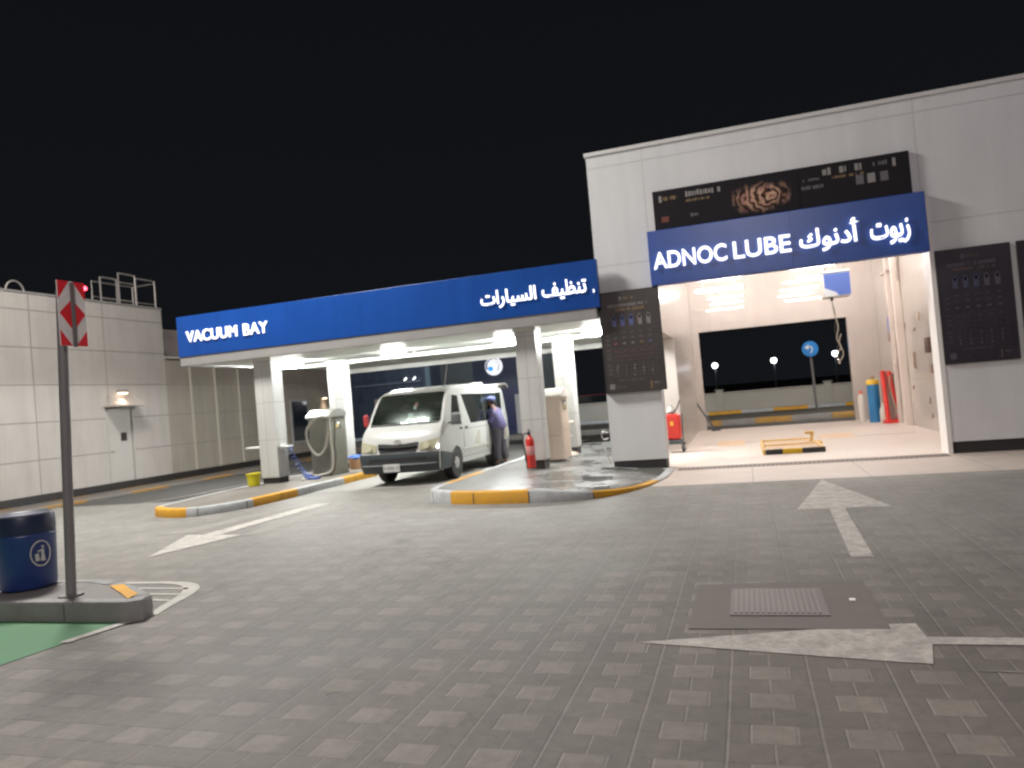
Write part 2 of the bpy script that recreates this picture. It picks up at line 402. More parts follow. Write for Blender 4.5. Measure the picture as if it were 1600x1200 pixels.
# planted strip behind the service bay and kerb along the left building
island('pavement', [(-9.2, 27.3), (14, 27.3), (14, 31.5), (-9.2, 31.5)], .19,
       [(7.85, 'g'), (.42, 'y'), (1.15, 'g'), (1.15, 'y'), (1.35, 'g'), (1.3, 'y'), (1.4, 'g'), (1.4, 'y'), (20, 'g')], mat('dark_gravel', (.06, .055, .045), .9, var=.3, vscale=8), kerb_y=paint_mat('rear_yellow_paint', (.38, .20, .02), .6, 1, (.2, .15, .09)), kerb_g=paint_mat('rear_grey_paint', (.22, .22, .21), .6, 1, (.15, .14, .13)))
island('pavement', [(-16.08, 8.0), (-14.75, 8.0), (-14.75, 30), (-16.08, 30)], .05,
       [(1.33, 'g'), (4.5, 'g'), (1.1, 'y'), (1.3, 'g'), (1.25, 'y'), (1.35, 'g'), (1.3, 'y'), (1.4, 'g'), (1.4, 'y')], mat('brown_path', (.13, .115, .10), .8, var=.15), kw=.3, kerb_y=paint_mat('dimmed_yellow_paint', (.30, .15, .02), .7, 1, (.16, .13, .09)), kerb_g=paint_mat('dimmed_grey_paint', (.15, .14, .13), .6, 1, (.12, .11, .10)))  # darkened kerb paints put the low light here into the colour
island('pavement', [(-40, 37.0), (14, 37.0), (14, 37.6), (-40, 37.6)], .15,
       [(38.2, 'g'), (1.5, 'y'), (1.5, 'g'), (1.5, 'y'), (1.6, 'g'), (1.5, 'y'), (1.6, 'g'), (20, 'g')], M_isl1)

# ------------------------------------------------------------------ road markings
def marking(name, polys, z, m):
    b = MB()
    for p in polys:
        f = b.poly([(x, y, z) for x, y in p])
    bmesh.ops.triangulate(b.bm, faces=b.bm.faces[:])
    return struct(b.build(name, m))
marking('painted_arrow', [[(.70, 6.58), (.87, 6.60), (.94, 9.0), (.78, 9.0)], [(.44, 9.0), (1.42, 9.0), (.93, 11.5)]], .004, M_mark)
marking('painted_arrow', [[(-.74, 4.46), (.62, 4.22), (.78, 4.20), (.84, 4.5), (.83, 4.86), (.66, 4.84)], [(.84, 4.50), (9, 4.56), (9, 4.68), (.84, 4.62)]], .004, M_mark)
marking('painted_line', [[(.90, 4.13), (2.2, 4.00), (9, 3.92), (9, 4.04), (2.2, 4.12)]], .004, M_mark2)
marking('painted_arrow', [[(-6.98, 7.22), (-6.66, 8.55), (-7.68, 8.70)], [(-7.38, 8.65), (-7.06, 8.62), (-7.0, 11.4), (-7.30, 11.4)]], .006, M_mark)
marking('painted_line', [[(-8.27, 8.72), (-7.68, 8.85), (-7.55, 11.4), (-7.66, 11.4)], [(-6.66, 8.5), (-6.38, 8.62), (-6.68, 11.4), (-6.82, 11.4)]], .004, M_mark2)
marking('painted_line', [[(-13.0, 10.4), (-12.88, 10.4), (-12.0, 14.0), (-12.0, 26), (-12.12, 26), (-12.12, 14.0)]], .004, M_mark2)
# hatched nose past the near island
hp = nose([(-6.6, 6.02), (-5.8, 6.06), (-5.35, 6.02), (-5.08, 5.86), (-4.93, 5.6), (-4.84, 5.25), (-4.74, 4.95)], 6)
hi = nose([(-6.6, 5.95), (-5.8, 5.98), (-5.42, 5.93), (-5.20, 5.78), (-5.04, 5.52), (-4.93, 5.2), (-4.82, 4.93)], 6)
polys = [[hp[i], hp[i+1], hi[i+1], hi[i]] for i in range(len(hp)-1)]
for k in range(4):
    y = 5.84-.2*k; xl = -6.2+.42*k; polys.append([(xl, y), (-5.16+.075*k, y-.03), (-5.14+.075*k, y-.08), (xl, y-.05)])
marking('hatched_nose_marking', polys, .004, paint_mat('hatch_paint', (.46, .44, .40), .5, 2, (.25, .24, .22)))
marking('yellow_kerb_end', [[(-5.55, 5.28), (-5.20, 5.05), (-4.93, 4.86), (-4.98, 5.02), (-5.2, 5.16), (-5.45, 5.34)]], .164, M_yel)
# ------------------------------------------------------------------ things on the ground: drain and inspection cover
t = thing('drain_channel', (-1.28, 13.62, 0), 'long slotted drain channel across the mouth of the bright bay', 'drain')
b = MB(); b.use(mat('drain_frame', (.28, .24, .21), .6)); b.box(0, 4.35, .0, .26, .004, .014)
b.use(mat('drain_slot', (.07, .055, .05), .8))
for k in range(58): b.box(.03+k*.075, .072+k*.075, .025, .235, .0145, .0165)
b.build('grate', None, t)
t = thing('inspection_cover', (-.46, 4.70, 0), 'flat concrete slab with a metal grille set into the block paving', 'manhole cover')
b = MB(); b.prism([(0.0, 0.02), (1.14, .05), (1.14, 1.16), (.0, 1.05)], .001, .006, 'z'); b.build('slab', mat('brown_slab', (.165, .148, .134), .75, var=.1, vscale=4), t)
b = MB(); b.use(mat('grille_metal', (.145, .128, .12), .5, .3)); b.box(.24, .84, .28, .92, .0065, .012)
b.use(mat('grille_bar', (.20, .18, .17), .5, .3))
for k in range(16): b.box(.27+k*.034, .284+k*.034, .32, .88, .0125, .017)
b.build('grille', None, t)
b = MB(); b.box(.53, .57, 5.30, 5.345, .006, .02, .006, Matrix.Rotation(0, 4, 'Z')); tag(b.build('litter', mat('white_paper', (.9, .88, .84), .8)), 'scrap of white litter lying beside the grille on the paving', 'litter')

# ------------------------------------------------------------------ text
def shape(text):
    F = {'ا': ('\uFE8D', '\uFE8E', None, None), 'أ': ('\uFE83', '\uFE84', None, None), 'د': ('\uFEA9', '\uFEAA', None, None), 'ر': ('\uFEAD', '\uFEAE', None, None), 'ز': ('\uFEAF', '\uFEB0', None, None), 'و': ('\uFEED', '\uFEEE', None, None),
         'ت': ('\uFE95', '\uFE96', '\uFE97', '\uFE98'), 'س': ('\uFEB1', '\uFEB2', '\uFEB3', '\uFEB4'), 'ظ': ('\uFEC5', '\uFEC6', '\uFEC7', '\uFEC8'), 'ف': ('\uFED1', '\uFED2', '\uFED3', '\uFED4'), 'ك': ('\uFED9', '\uFEDA', '\uFEDB', '\uFEDC'), 'ل': ('\uFEDD', '\uFEDE', '\uFEDF', '\uFEE0'), 'ن': ('\uFEE5', '\uFEE6', '\uFEE7', '\uFEE8'), 'ي': ('\uFEF1', '\uFEF2', '\uFEF3', '\uFEF4')}
    out = []
    for wd in text.split(' '):
        o = ''
        for i, c in enumerate(wd):
            p = i > 0 and F[wd[i-1]][2] is not None; n = i < len(wd)-1 and F[c][2] is not None
            o += F[c][(3 if p else 2) if n else (1 if p else 0)]
        out.append(o)
    return ' '.join(out)[::-1]
def letters(name, body, x0, x1, z0, z1, y, parent, thick=.03, bold=.02, m=None, label=None, sp=1.0):
    """lettering facing -Y filling the given rectangle"""
    c = bpy.data.curves.new('t', 'FONT'); c.body = body; c.size = 1; c.extrude = .05; c.bevel_depth = bold; c.bevel_resolution = 1; c.resolution_u = 6; c.space_character = sp
    o = bpy.data.objects.new('t', c); COL.objects.link(o)
    bpy.context.view_layer.update(); dg = bpy.context.evaluated_depsgraph_get()
    me = bpy.data.meshes.new_from_object(o.evaluated_get(dg)); bpy.data.objects.remove(o)
    xs = [v.co.x for v in me.vertices]; ys = [v.co.y for v in me.vertices]; zs = [v.co.z for v in me.vertices]
    ax, bx, ay, by, az, bz = min(xs), max(xs), min(ys), max(ys), min(zs), max(zs)
    for v in me.vertices:
        p = v.co; v.co = Vector((x0+(p.x-ax)/(bx-ax)*(x1-x0), y-(p.z-az)/(bz-az)*thick, z0+(p.y-ay)/(by-ay)*(z1-z0)))
    me.materials.clear(); me.materials.append(m or M_letter)
    ob = bpy.data.objects.new(name, me); COL.objects.link(ob); ob.parent = parent
    if label: ob['label'] = label
    return ob

# ------------------------------------------------------------------ lube building
FY = 14.0
LB = thing('service_building', (0, 0, 0), 'white panelled service building with open lit bay under a blue sign', 'building')
M_lube = clad_mat('white_building_panel', (.66, .665, .67), .12, 1.88, -1.45, 4.55, 'X', .4, .006, .03, .72)
b = MB(); b.box(-2.5, -1.47, FY, FY+.45, .20, 6.0); b.build('corner_pillar', M_lube, LB)
b = MB(); b.box(-2.47, -1.49, FY+.01, FY+.44, -.02, .20); b.build('plinth', M_black, LB)
b = MB(); b.box(-1.47, 3.2, FY, FY+.45, 4.30, 6.0); b.build('header_wall', M_lube, LB)
b = MB(); b.box(3.2, 11, FY, FY+.45, .20, 6.0); b.build('front_wall', M_lube, LB)
b = MB(); b.box(3.24, 11, FY+.02, FY+.44, -.02, .20); b.build('plinth', M_black, LB)
b = MB(); b.box(-2.53, 11.03, FY-.03, FY+.5, 6.0, 6.07); b.build('parapet_cap', mat('cap_metal', (.62, .61, .60), .5), LB)
b = MB(); b.box(3.13, 3.2, FY-.012, FY+.45, .004, 4.30); b.build('door_frame', mat('white_jamb', (.75, .72, .70), .4), LB)
M_in = clad_mat('bay_lining', (.52, .475, .44), 0, 1.2, .4, 2.4, 'Y', .2, .004, .025, .8, .05)
M_inb = clad_mat('bay_back_lining', (.44, .395, .365), .0, 1.6, .0, 50, 'X', .03, .003, .02, .9, .004)
b = MB(); b.box(-2.5, -1.5, 18.0, 25.2, -.02, 5.2); b.box(-2.5, -1.5, FY+.45, 18.0, 2.65, 5.2); b.build('side_wall', M_in, LB)
b = MB(); b.box(4.0, 4.3, FY+.45, 25.2, -.02, 5.2); b.box(4.3, 11, 24.9, 25.2, -.02, 6); b.box(10.7, 11, FY+.45, 24.9, -.02, 6); b.build('side_wall', M_in, LB)
b = MB(); b.box(-1.5, -1.28, 25.0, 25.2, -.02, 5.2); b.box(3.16, 4.0, 25.0, 25.2, -.02, 5.2); b.box(-1.28, 3.16, 25.0, 25.2, 3.2, 5.2); b.build('back_wall', M_inb, LB)
b = MB(); b.box(-2.5, 4.0, FY+.45, 25.0, 5.2, 5.3); b.build('ceiling', mat('bay_ceiling', (.7, .66, .62), .4), LB)
b = MB(); b.box(-2.5, 11, FY+.5, 25.2, 5.9, 6.0); b.build('roof', M_trim, LB)
b = MB(); b.box(3.82, 3.998, 21.1, 21.3, .01, 5.2, .01); b.box(3.9, 3.998, 22.4, 22.5, .01, 5.2, .01); b.build('wall_post', mat('post_cream', (.72, .64, .58), .4), LB)
# blue lube sign
SG = thing('fascia_sign', (0, 0, 0), 'royal blue fascia sign with glowing letters over the open bay', 'sign')
b = MB(); b.box(-1.46, 3.11, 13.80, FY-.002, 3.38, 4.38, .01); b.build('panel', M_blue2, SG)
letters('lettering', 'ADNOC', -1.38, -.09, 3.665, 3.97, 13.797, SG, .05, .012)
letters('lettering', 'LUBE', .02, .98, 3.665, 3.97, 13.797, SG, .05, .012)
letters('lettering', shape('أدنوك'), 1.12, 2.08, 3.60, 4.10, 13.797, SG, .05, .014)
letters('lettering', shape('زيوت'), 2.24, 2.84, 3.565, 3.97, 13.797, SG, .05, .014)
# black banner
def blob_mat():
    m = mat('banner_picture', (.3, .2, .1), .6, spec=.2); n = N(m); X, Y, Z = n.coords()
    wv = n.node('ShaderNodeTexWave', wave_type='RINGS', rings_direction='Y'); wv.inputs['Scale'].default_value = 2.6; wv.inputs['Distortion'].default_value = 9; wv.inputs['Detail'].default_value = 4; wv.inputs['Detail Scale'].default_value = 2.2
    mp = n.node('ShaderNodeMapping'); mp.inputs['Location'].default_value = (-.72, 0, -4.74); n.t.links.new(n.c, mp.inputs[0]); n.t.links.new(mp.outputs[0], wv.inputs['Vector'])
    cr = n.node('ShaderNodeValToRGB'); e = cr.color_ramp; e.elements[0].color = (.012, .010, .014, 1); e.elements[1].color = (.62, .45, .30, 1)
    for p, c in ((.25, (.10, .04, .02)), (.45, (.34, .16, .06)), (.58, (.60, .36, .10)), (.70, (.10, .12, .40)), (.82, (.45, .14, .06))):
        q = e.elements.new(p); q.color = (*c, 1)
    n.t.links.new(wv.outputs['Fac'], cr.inputs[0])
    dx = n.m('DIVIDE', n.m('SUBTRACT', X, .55), .58); dz = n.m('DIVIDE', n.m('SUBTRACT', Z, 4.73), .30)
    rr = n.m('ADD', n.m('SQRT', n.m('ADD', n.m('MULTIPLY', dx, dx), n.m('MULTIPLY', dz, dz))), n.m('MULTIPLY', n.m('SUBTRACT', n.noise(6, 5, .7), .5), .9))
    n.color(n.mix(n.rng(rr, .45, .95, 0, 1), cr.outputs[0], (.012, .010, .014)))
    return m
M_ban = mat('banner_black', (.012, .010, .014), .6, var=.15, spec=.2)
M_tx = mat('banner_text', (.26, .25, .24), .6); M_gold = mat('banner_gold', (.22, .15, .07), .6); M_tx2 = mat('banner_dim_text', (.13, .12, .13), .6)
def word_bars(b, x0, x1, z, h, y, m, axis='x', dens=.8):
    """unreadable print: runs of narrow uprights"""
    b.use(m); x = x0
    while x < x1:
        wv = h*random.uniform(.16, .5)
        if random.random() < dens:
            zz = random.uniform(0, h*.15); b.box(x, min(x+wv, x1), y-.003, y, z+zz, z+h-random.uniform(0, h*.2))
        x += wv+h*.13
BN = thing('banner', (0, 0, 0), 'long black advertising banner with gold picture above the blue sign', 'banner')
b = MB(); b.use(M_ban); b.box(-1.31, 2.96, 13.92, FY-.002, 4.40, 5.12)
Yb = 13.9195
word_bars(b, -1.12, -.86, 4.92, .075, Yb, M_gold); b.use(M_tx); b.box(-1.20, -1.15, Yb-.003, Yb, 4.90, 5.02)
word_bars(b, -.72, .30, 4.93, .11, Yb, M_tx); word_bars(b, -.72, -.30, 4.84, .05, Yb, M_gold)
word_bars(b, -.70, -.52, 4.56, .07, Yb, M_tx2); b.use(mat('banner_dull_red', (.16, .04, .03), .6)); b.box(-1.18, -1.05, Yb-.003, Yb, 4.53, 4.63)
word_bars(b, 1.55, 2.28, 4.92, .13, Yb, M_tx); word_bars(b, 1.75, 2.25, 4.84, .05, Yb, M_gold); word_bars(b, 2.40, 2.62, 4.95, .08, Yb, M_tx2); b.use(M_tx); b.box(2.70, 2.75, Yb-.003, Yb, 4.90, 5.04)
word_bars(b, 1.28, 1.55, 4.86, .05, Yb, M_tx2); word_bars(b, 1.25, 1.62, 4.72, .07, Yb, M_tx2)
for x in (2.12, 2.30, 2.50): b.use(M_tx2 if x != 2.30 else M_tx); b.box(x, x+.12, Yb-.003, Yb, 4.68, 4.84)
b.build('printed_sheet', None, BN)
b = MB(); b.use(blob_mat())
b.box(-.10, 1.20, 13.914, 13.9185, 4.42, 5.05); b.build('picture', None, BN)
# price boards
def board(x0, x1, z0, z1, label, y=13.93, dim=False):
    T = thing('price_board', ((x0+x1)/2, y, z0), label, 'notice board')
    W = (x1-x0)/2; H = z1-z0
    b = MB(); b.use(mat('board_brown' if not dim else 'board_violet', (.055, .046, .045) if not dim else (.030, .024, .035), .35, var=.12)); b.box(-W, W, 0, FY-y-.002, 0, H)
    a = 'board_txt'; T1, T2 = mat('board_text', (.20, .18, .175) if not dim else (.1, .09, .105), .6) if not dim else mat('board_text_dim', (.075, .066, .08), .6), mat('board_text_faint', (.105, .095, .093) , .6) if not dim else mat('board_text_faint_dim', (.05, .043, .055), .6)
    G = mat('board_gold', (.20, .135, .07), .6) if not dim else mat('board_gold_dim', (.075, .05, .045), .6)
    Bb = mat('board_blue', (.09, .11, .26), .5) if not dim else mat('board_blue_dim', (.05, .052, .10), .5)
    k = W*2/1.06
    def R(x, w_, z, h_, m): b.use(m); b.box(-W+x*k, -W+(x+w_)*k, -.003, -.0005, z*H/1.86, (z+h_)*H/1.86)
    R(.36, .045, 1.70, .075, T1)
    word_bars(b, -W+.43*k, -W+.62*k, 1.71*H/1.86, .05, -.0005, G)
    word_bars(b, -W+.15*k, -W+.88*k, 1.58*H/1.86, .062, -.0005, T1); word_bars(b, -W+.22*k, -W+.84*k, 1.50*H/1.86, .06, -.0005, G)
    for i in range(5):
        x = .24+.155*i
        b.use(Bb if i < 3 else T1); b.prism([(-W+(x-.035)*k, 1.22*H/1.86), (-W+(x+.035)*k, 1.22*H/1.86), (-W+(x+.04)*k, 1.36*H/1.86), (-W+(x+.012)*k, 1.43*H/1.86), (-W+(x-.012)*k, 1.43*H/1.86), (-W+(x-.04)*k, 1.36*H/1.86)], -.003, -.0005, 'y')
        R(x-.015, .03, 1.34, .06, T1)
        R(x-.03, .06, 1.09, .022, T2); R(x-.035, .07, .99, .03, T2)
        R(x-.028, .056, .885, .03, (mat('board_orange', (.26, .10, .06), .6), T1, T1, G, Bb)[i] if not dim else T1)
        for z in (.47, .41, .35, .29): R(x-.018+random.uniform(-.01, .01), .028, z, .03, T1 if random.random() < .4 else T2)
    for z in (1.05, .97, .88, .77, .69, .62, .49, .41, .33): R(.07, .07, z, .028, T2)
    for z in (.80, .73, .66, .59): R(.16, .84, z, .006, T2)
    for x in [.163+.155*i for i in range(6)]: R(x, .004, .27, .60, T2)
    for z in (.79, .70): 
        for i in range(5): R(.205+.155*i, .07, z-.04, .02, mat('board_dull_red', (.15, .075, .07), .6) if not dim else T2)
    word_bars(b, -W+.25*k, -W+.72*k, .2*H/1.86, .035, -.0005, T2); R(.07, .09, .06, .10, T1); word_bars(b, -W+.19*k, -W+.36*k, .08*H/1.86, .04, -.0005, T2); R(.80, .03, .03, .14, G); R(.86, .09, .12, .02, T1)
    b.build('printed_panel', None, T)
    b = MB(); b.use(M_black)
    for (p, q, r_, s_) in ((-W-.015, W+.015, -.015, 0), (-W-.015, W+.015, H, H+.015), (-W-.015, -W, 0, H), (W, W+.015, 0, H)): b.box(p, q, -.006, FY-y-.004, r_, s_)
    b.build('frame', None, T)
    return T
board(-2.47, -1.37, 1.49, 3.36, 'tall dark brown price board with blue icons on the corner pillar', 13.90)
board(3.22, 4.28, 1.50, 3.37, 'dark violet price board on the right wall beside the open bay', 13.96, True)
board(4.40, 5.5, 1.50, 3.37, 'rightmost dark board, cut off by the photo edge', 13.96, True)

# bay tubes
def tube_light(x0, x1, y, z, label, zc=5.2):
    T = thing('tube_light', ((x0+x1)/2, y, z), label, 'ceiling lamp', 'fluorescent tubes in the service bay')
    h = (x1-x0)/2
    b = MB(); b.tube([(-h, 0, 0), (h, 0, 0)], .022, 10); b.build('tube', M_tube, T)
    b = MB(); b.box(-h-.03, h+.03, -.05, .05, .025, .07, .005)
    b.tube([(-h*.7, 0, .07), (-h*.7, 0, zc-z)], .008, 6); b.tube([(h*.7, 0, .07), (h*.7, 0, zc-z)], .008, 6); b.build('housing', M_white, T)
tube_light(-1.08, .18, 22.0, 4.16, 'fluorescent tube hanging before the back wall on its left', 5.2)
tube_light(1.65, 2.8, 22.0, 4.18, 'fluorescent tube hanging before the back wall near the blue box', 5.2)
for i, yy in enumerate((23.6, 20.2, 17.6, 15.4)):
    for j, xx in enumerate((-1.15, 1.75)):
        tube_light(xx, xx+1.4, yy, 5.05, '%s fluorescent tube over the %s half of the bay, hidden above the blue sign' % (('rearmost ceiling', 'third ceiling', 'second ceiling', 'foremost ceiling')[i], ('left', 'right')[j]))

# ------------------------------------------------------------------ vacuum canopy
CV = thing('vacuum_canopy', (0, 0, 0), 'wide flat canopy with blue fascia over the vacuum bay, on white columns', 'canopy')
CY = 13.7
b = MB(); b.box(-11.97, -2.42, CY, CY+.12, 3.10, 4.0, .006); b.box(-11.97, -11.85, CY+.12, 20.5, 3.10, 4.0); b.build('fascia', M_blue, CV)
b = MB(); b.box(-11.95, -2.50, CY+.02, CY+.14, 2.90, 3.099); b.box(-11.93, -11.81, CY+.14, 20.5, 2.9, 3.099); b.build('lower_band', M_trim, CV)
b = MB(); b.box(-11.93, -2.52, 20.5, 20.62, 2.77, 4.0); b.build('rear_beam', M_white, CV)
b = MB(); b.box(-11.81, -2.52, CY+.14, 16.0, 2.94, 3.05); b.box(-11.81, -2.52, 16.0, 18.2, 3.02, 3.12); b.box(-11.81, -2.52, 18.2, 20.5, 2.90, 3.0); b.build('soffit', M_soffit, CV)
b = MB(); b.box(-11.85, -2.5, CY+.12, 20.5, 3.55, 3.6); b.build('roof_deck', M_trim, CV)
letters('lettering', 'VACUUM', -11.71, -10.38, 3.41, 3.655, CY-.003, CV, .03, .004, sp=1.04)
letters('lettering', 'BAY', -10.21, -9.60, 3.41, 3.655, CY-.003, CV, .03, .004, sp=1.04)
letters('lettering', shape('السيارات'), -4.74, -3.62, 3.31, 3.66, CY-.003, CV, .03, .014)
letters('lettering', shape('تنظيف'), -3.50, -2.64, 3.33, 3.69, CY-.003, CV, .03, .014)
b = MB(); b.box(-2.52, -2.50, CY-.03, CY-.003, 3.38, 3.44); b.build('letter_tail', M_letter, CV)
M_col = clad_mat('column_panel', (.54, .54, .52), .28, .82, 0, 50, 'X', .4, .005, .04, .5)
def column(x0, x1, y, zb):
    d = .40
    b = MB(); b.box(x0, x1, y, y+d, zb+.12, 2.94, .006); b.use(M_col); b.use(M_trim); b.box(x0+.20, x0+.206, y-.002, y, zb+.14, 2.84)
    b.mats = [M_col, M_trim]; c = b.build('column', None, CV)
    b = MB(); b.box(x0+.02, x1-.02, y+.02, y+d-.02, zb-.05, zb+.12); b.build('plinth', M_black, c)
    b = MB(); b.box(x0-.02, x1+.02, y-.02, y+d+.02, 2.84, 2.93, .01); b.build('capital', M_white, c)
column(-10.27, -9.82, 14.0, .15); column(-10.25, -9.82, 17.0, .15)
column(-4.22, -3.80, 14.0, .19); column(-4.22, -3.80, 17.0, .19)
def ceiling_light(x, y, z, label):
    T = thing('ceiling_light', (x, y, z), label, 'ceiling lamp', 'square lamps under the canopy')
    b = MB(); b.box(-.24, .24, -.24, .24, -.035, .0, .008); b.build('housing', M_white, T)
    b = MB(); b.box(-.21, .21, -.21, .21, -.17, -.036, .01); b.build('diffuser', emit('canopy_diffuser', (.98, 1, .97), 240), T)
ceiling_light(-8.17, 16.7, 3.02, 'square ceiling lamp glowing above the van roof')
ceiling_light(-5.30, 16.9, 3.02, 'square ceiling lamp glowing next to the column with the extinguisher')
ceiling_light(-11.1, 16.7, 3.02, 'leftmost ceiling lamp of the canopy, beyond the left columns')
ceiling_light(-3.15, 16.8, 3.02, 'rightmost ceiling lamp of the canopy, behind the corner pillar')
# ------------------------------------------------------------------ left building
LW = thing('side_building', (0, 0, 0), 'long beige panelled building closing the left side of the forecourt', 'building')
XW = -16.1
M_lw = clad_mat('beige_panel', (.43, .40, .375), .156, .897, 13.57, 2.14, 'Y', .5, .011, .05, .45, .15)
b = MB(); b.box(-30, XW, -20, 15.62, .24, 5.05); b.box(-30, XW, 16.5, 17.83, .24, 5.05); b.box(-30, XW, 15.62, 16.5, 2.18, 5.05); b.box(-30, XW-.2, 15.62, 16.5, .24, 2.18); b.build('tall_wall', M_lw, LW)
b = MB(); b.box(-30, XW+.02, -20, 27.6, -.02, .24); b.build('plinth', M_black, LW)
b = MB(); b.box(-30, XW+.02, -20, 17.85, 5.05, 5.09); b.build('parapet_cap', M_trim, LW)
M_low = clad_mat('olive_beige_panel', (.32, .29, .25), .156, .897, 0, 50, 'Y', .6, .008, .06, .6, .15)
b = MB(); b.box(-30, XW-.02, 17.83, 27.6, .24, 3.62); b.build('low_wall', M_low, LW)
b = MB(); b.box(-30, -17.6, 17.83, 27, 3.62, 4.75); b.build('setback_wall', mat('mauve_grey_render', (.30, .26, .25), .8, var=.06), LW)
b = MB(); b.box(-17, XW+.03, 17.85, 27.6, 3.62, 3.67); b.build('parapet_cap', mat('pale_cap', (.5, .47, .43), .5), LW)
for y in (18.85, 19.95, 21.1, 22.2, 23.3):
    b = MB(); b.box(XW-.02, XW+.035, y-.028, y+.028, .25, 3.61); b.build('fin', mat('pale_fin', (.40, .37, .32), .5), LW)
b = MB(); b.box(XW-.02, XW+.02, 23.95, 25.1, .62, 2.25); wn = b.build('window', mat('window_frame', (.35, .35, .35), .5), LW)
b = MB(); b.box(XW+.022, XW+.03, 24.03, 25.02, .70, 2.17); b.build('pane', mat('blue_glass', (.012, .018, .028), .12, coat=.4), wn)
b = MB(); b.box(XW-.12, XW-.06, 15.66, 16.46, .14, 2.15, .008); dr = b.build('door', mat('door_pale', (.44, .42, .395), .45, var=.04), LW)
b = MB(); b.box(XW-.06, XW-.052, 16.10, 16.30, 1.32, 1.55); b.build('notice', mat('dark_notice', (.03, .02, .02), .5), dr)
b = MB(); b.tube([(XW-.06, 15.74, 1.05), (XW-.01, 15.74, 1.05), (XW-.01, 15.86, 1.05)], .012, 8); b.build('handle', M_steel, dr)
b = MB(); b.box(XW-.19, XW+.015, 15.60, 15.66, .14, 2.19); b.box(XW-.19, XW+.015, 16.46, 16.52, .14, 2.19); b.box(XW-.19, XW+.015, 15.60, 16.52, 2.15, 2.2); b.build('door_frame', mat('door_frame_pale', (.42, .40, .38), .5), LW)
# canopy slab above the door
b = MB(); b.box(XW, XW+.42, 15.55, 16.62, 2.24, 2.30, .006); b.tube([(XW, 15.7, 2.6), (XW+.4, 15.7, 2.3)], .008, 6); b.tube([(XW, 16.5, 2.6), (XW+.4, 16.5, 2.3)], .008, 6); b.build('door_hood', mat('hood', (.42, .38, .34), .5), LW)
def wall_lamp(y, z, label, pw):
    T = thing('wall_lamp', (XW, y, z), label, 'wall lamp', 'warm lamps on the left building')
    b = MB(); b.box(0, .10, -.16, .16, -.04, .06, .015); b.build('housing', M_trim, T)
    b = MB(); b.box(.02, .095, -.14, .14, -.06, -.041, .01); b.build('lens', emit('warm_lens', (1, .72, .48), 7), T)
    l = bpy.data.lights.new('wall_lamp_light', 'SPOT'); l.energy = pw; l.color = (1, .74, .52); l.shadow_soft_size = .05; l.spot_size = math.radians(120); l.spot_blend = .8
    o = bpy.data.objects.new('wall_lamp_light', l); COL.objects.link(o); o.parent = T; o.location = (.12, 0, -.07); o.rotation_euler = (0, math.radians(-14), 0)
wall_lamp(16.15, 2.66, 'warm wall lamp above the pale door', 80)
wall_lamp(26.3, 2.30, 'warm wall lamp beyond the window, behind the steel vacuum machine', 40)
# roof railings: three hoops and a cage
RG = thing('roof_railing', (XW-.05, 15.75, 5.08), 'grey tubular guard rails around the roof hatch', 'railing')
b = MB()
def hoop(y0, y1, h, x=0, mid=True, x1=None):
    x1 = x if x1 is None else x1
    b.tube(smooth_path([(x, y0, 0), (x, y0, h-.06), (x, y0+.05, h), (x1, y1-.05, h), (x1, y1, h-.06), (x1, y1, 0)], 5), .022, 8)
    if mid: b.tube([(x, y0, .1), (x1, y1, .1)], .014, 6)
hoop(.02, .56, .66); b.build('hoop', M_galv, RG)
b = MB(); hoop(.64, 1.22, .85); b.build('hoop', M_galv, RG)
b = MB(); hoop(1.24, 1.95, .78); b.tube([(0, 1.95, .72), (-.8, 1.95, .72), (-.8, .5, .72), (-.8, .5, 0)], .02, 6); b.tube([(-.8, 1.95, 0), (-.8, 1.95, .72)], .02, 6); b.tube([(-.8, .5, .3), (-.8, 1.95, .3)], .014, 6); b.tube([(0, .6, .6), (0, 1.2, .6)], .02, 6); b.build('rail_cage', M_galv, RG)
for i, (ya, yb_) in enumerate(((12.25, 12.90), (13.06, 13.52))):
    b = MB(); yc = (ya+yb_)/2; r = (yb_-ya)/2
    b.tube([(XW-.05, yc-r*math.cos(a), 5.08+.24*math.sin(a)) for a in [PI*k/14 for k in range(15)]], .02, 8)
    tag(b.build('roof_hoop', M_galv), ('curved grey hoop on the roof, at the photo edge', 'curved grey hoop on the roof left of the red and white sign')[i], 'ladder hoop', 'ladder hoops on the roof')
T = thing('warning_beacon', (-40, 37.8, 0), 'thin dark mast with a red warning light behind the left roof', 'beacon')
b = MB(); b.tube([(0, 0, 0), (0, 0, 11.0)], .06, 8, r1=.03); b.build('mast', M_dark, T)
b = MB(); b.ball((0, 0, 11.1), .14); b.build('red_lamp', emit('beacon_red', (1, .05, .08), 12), T)

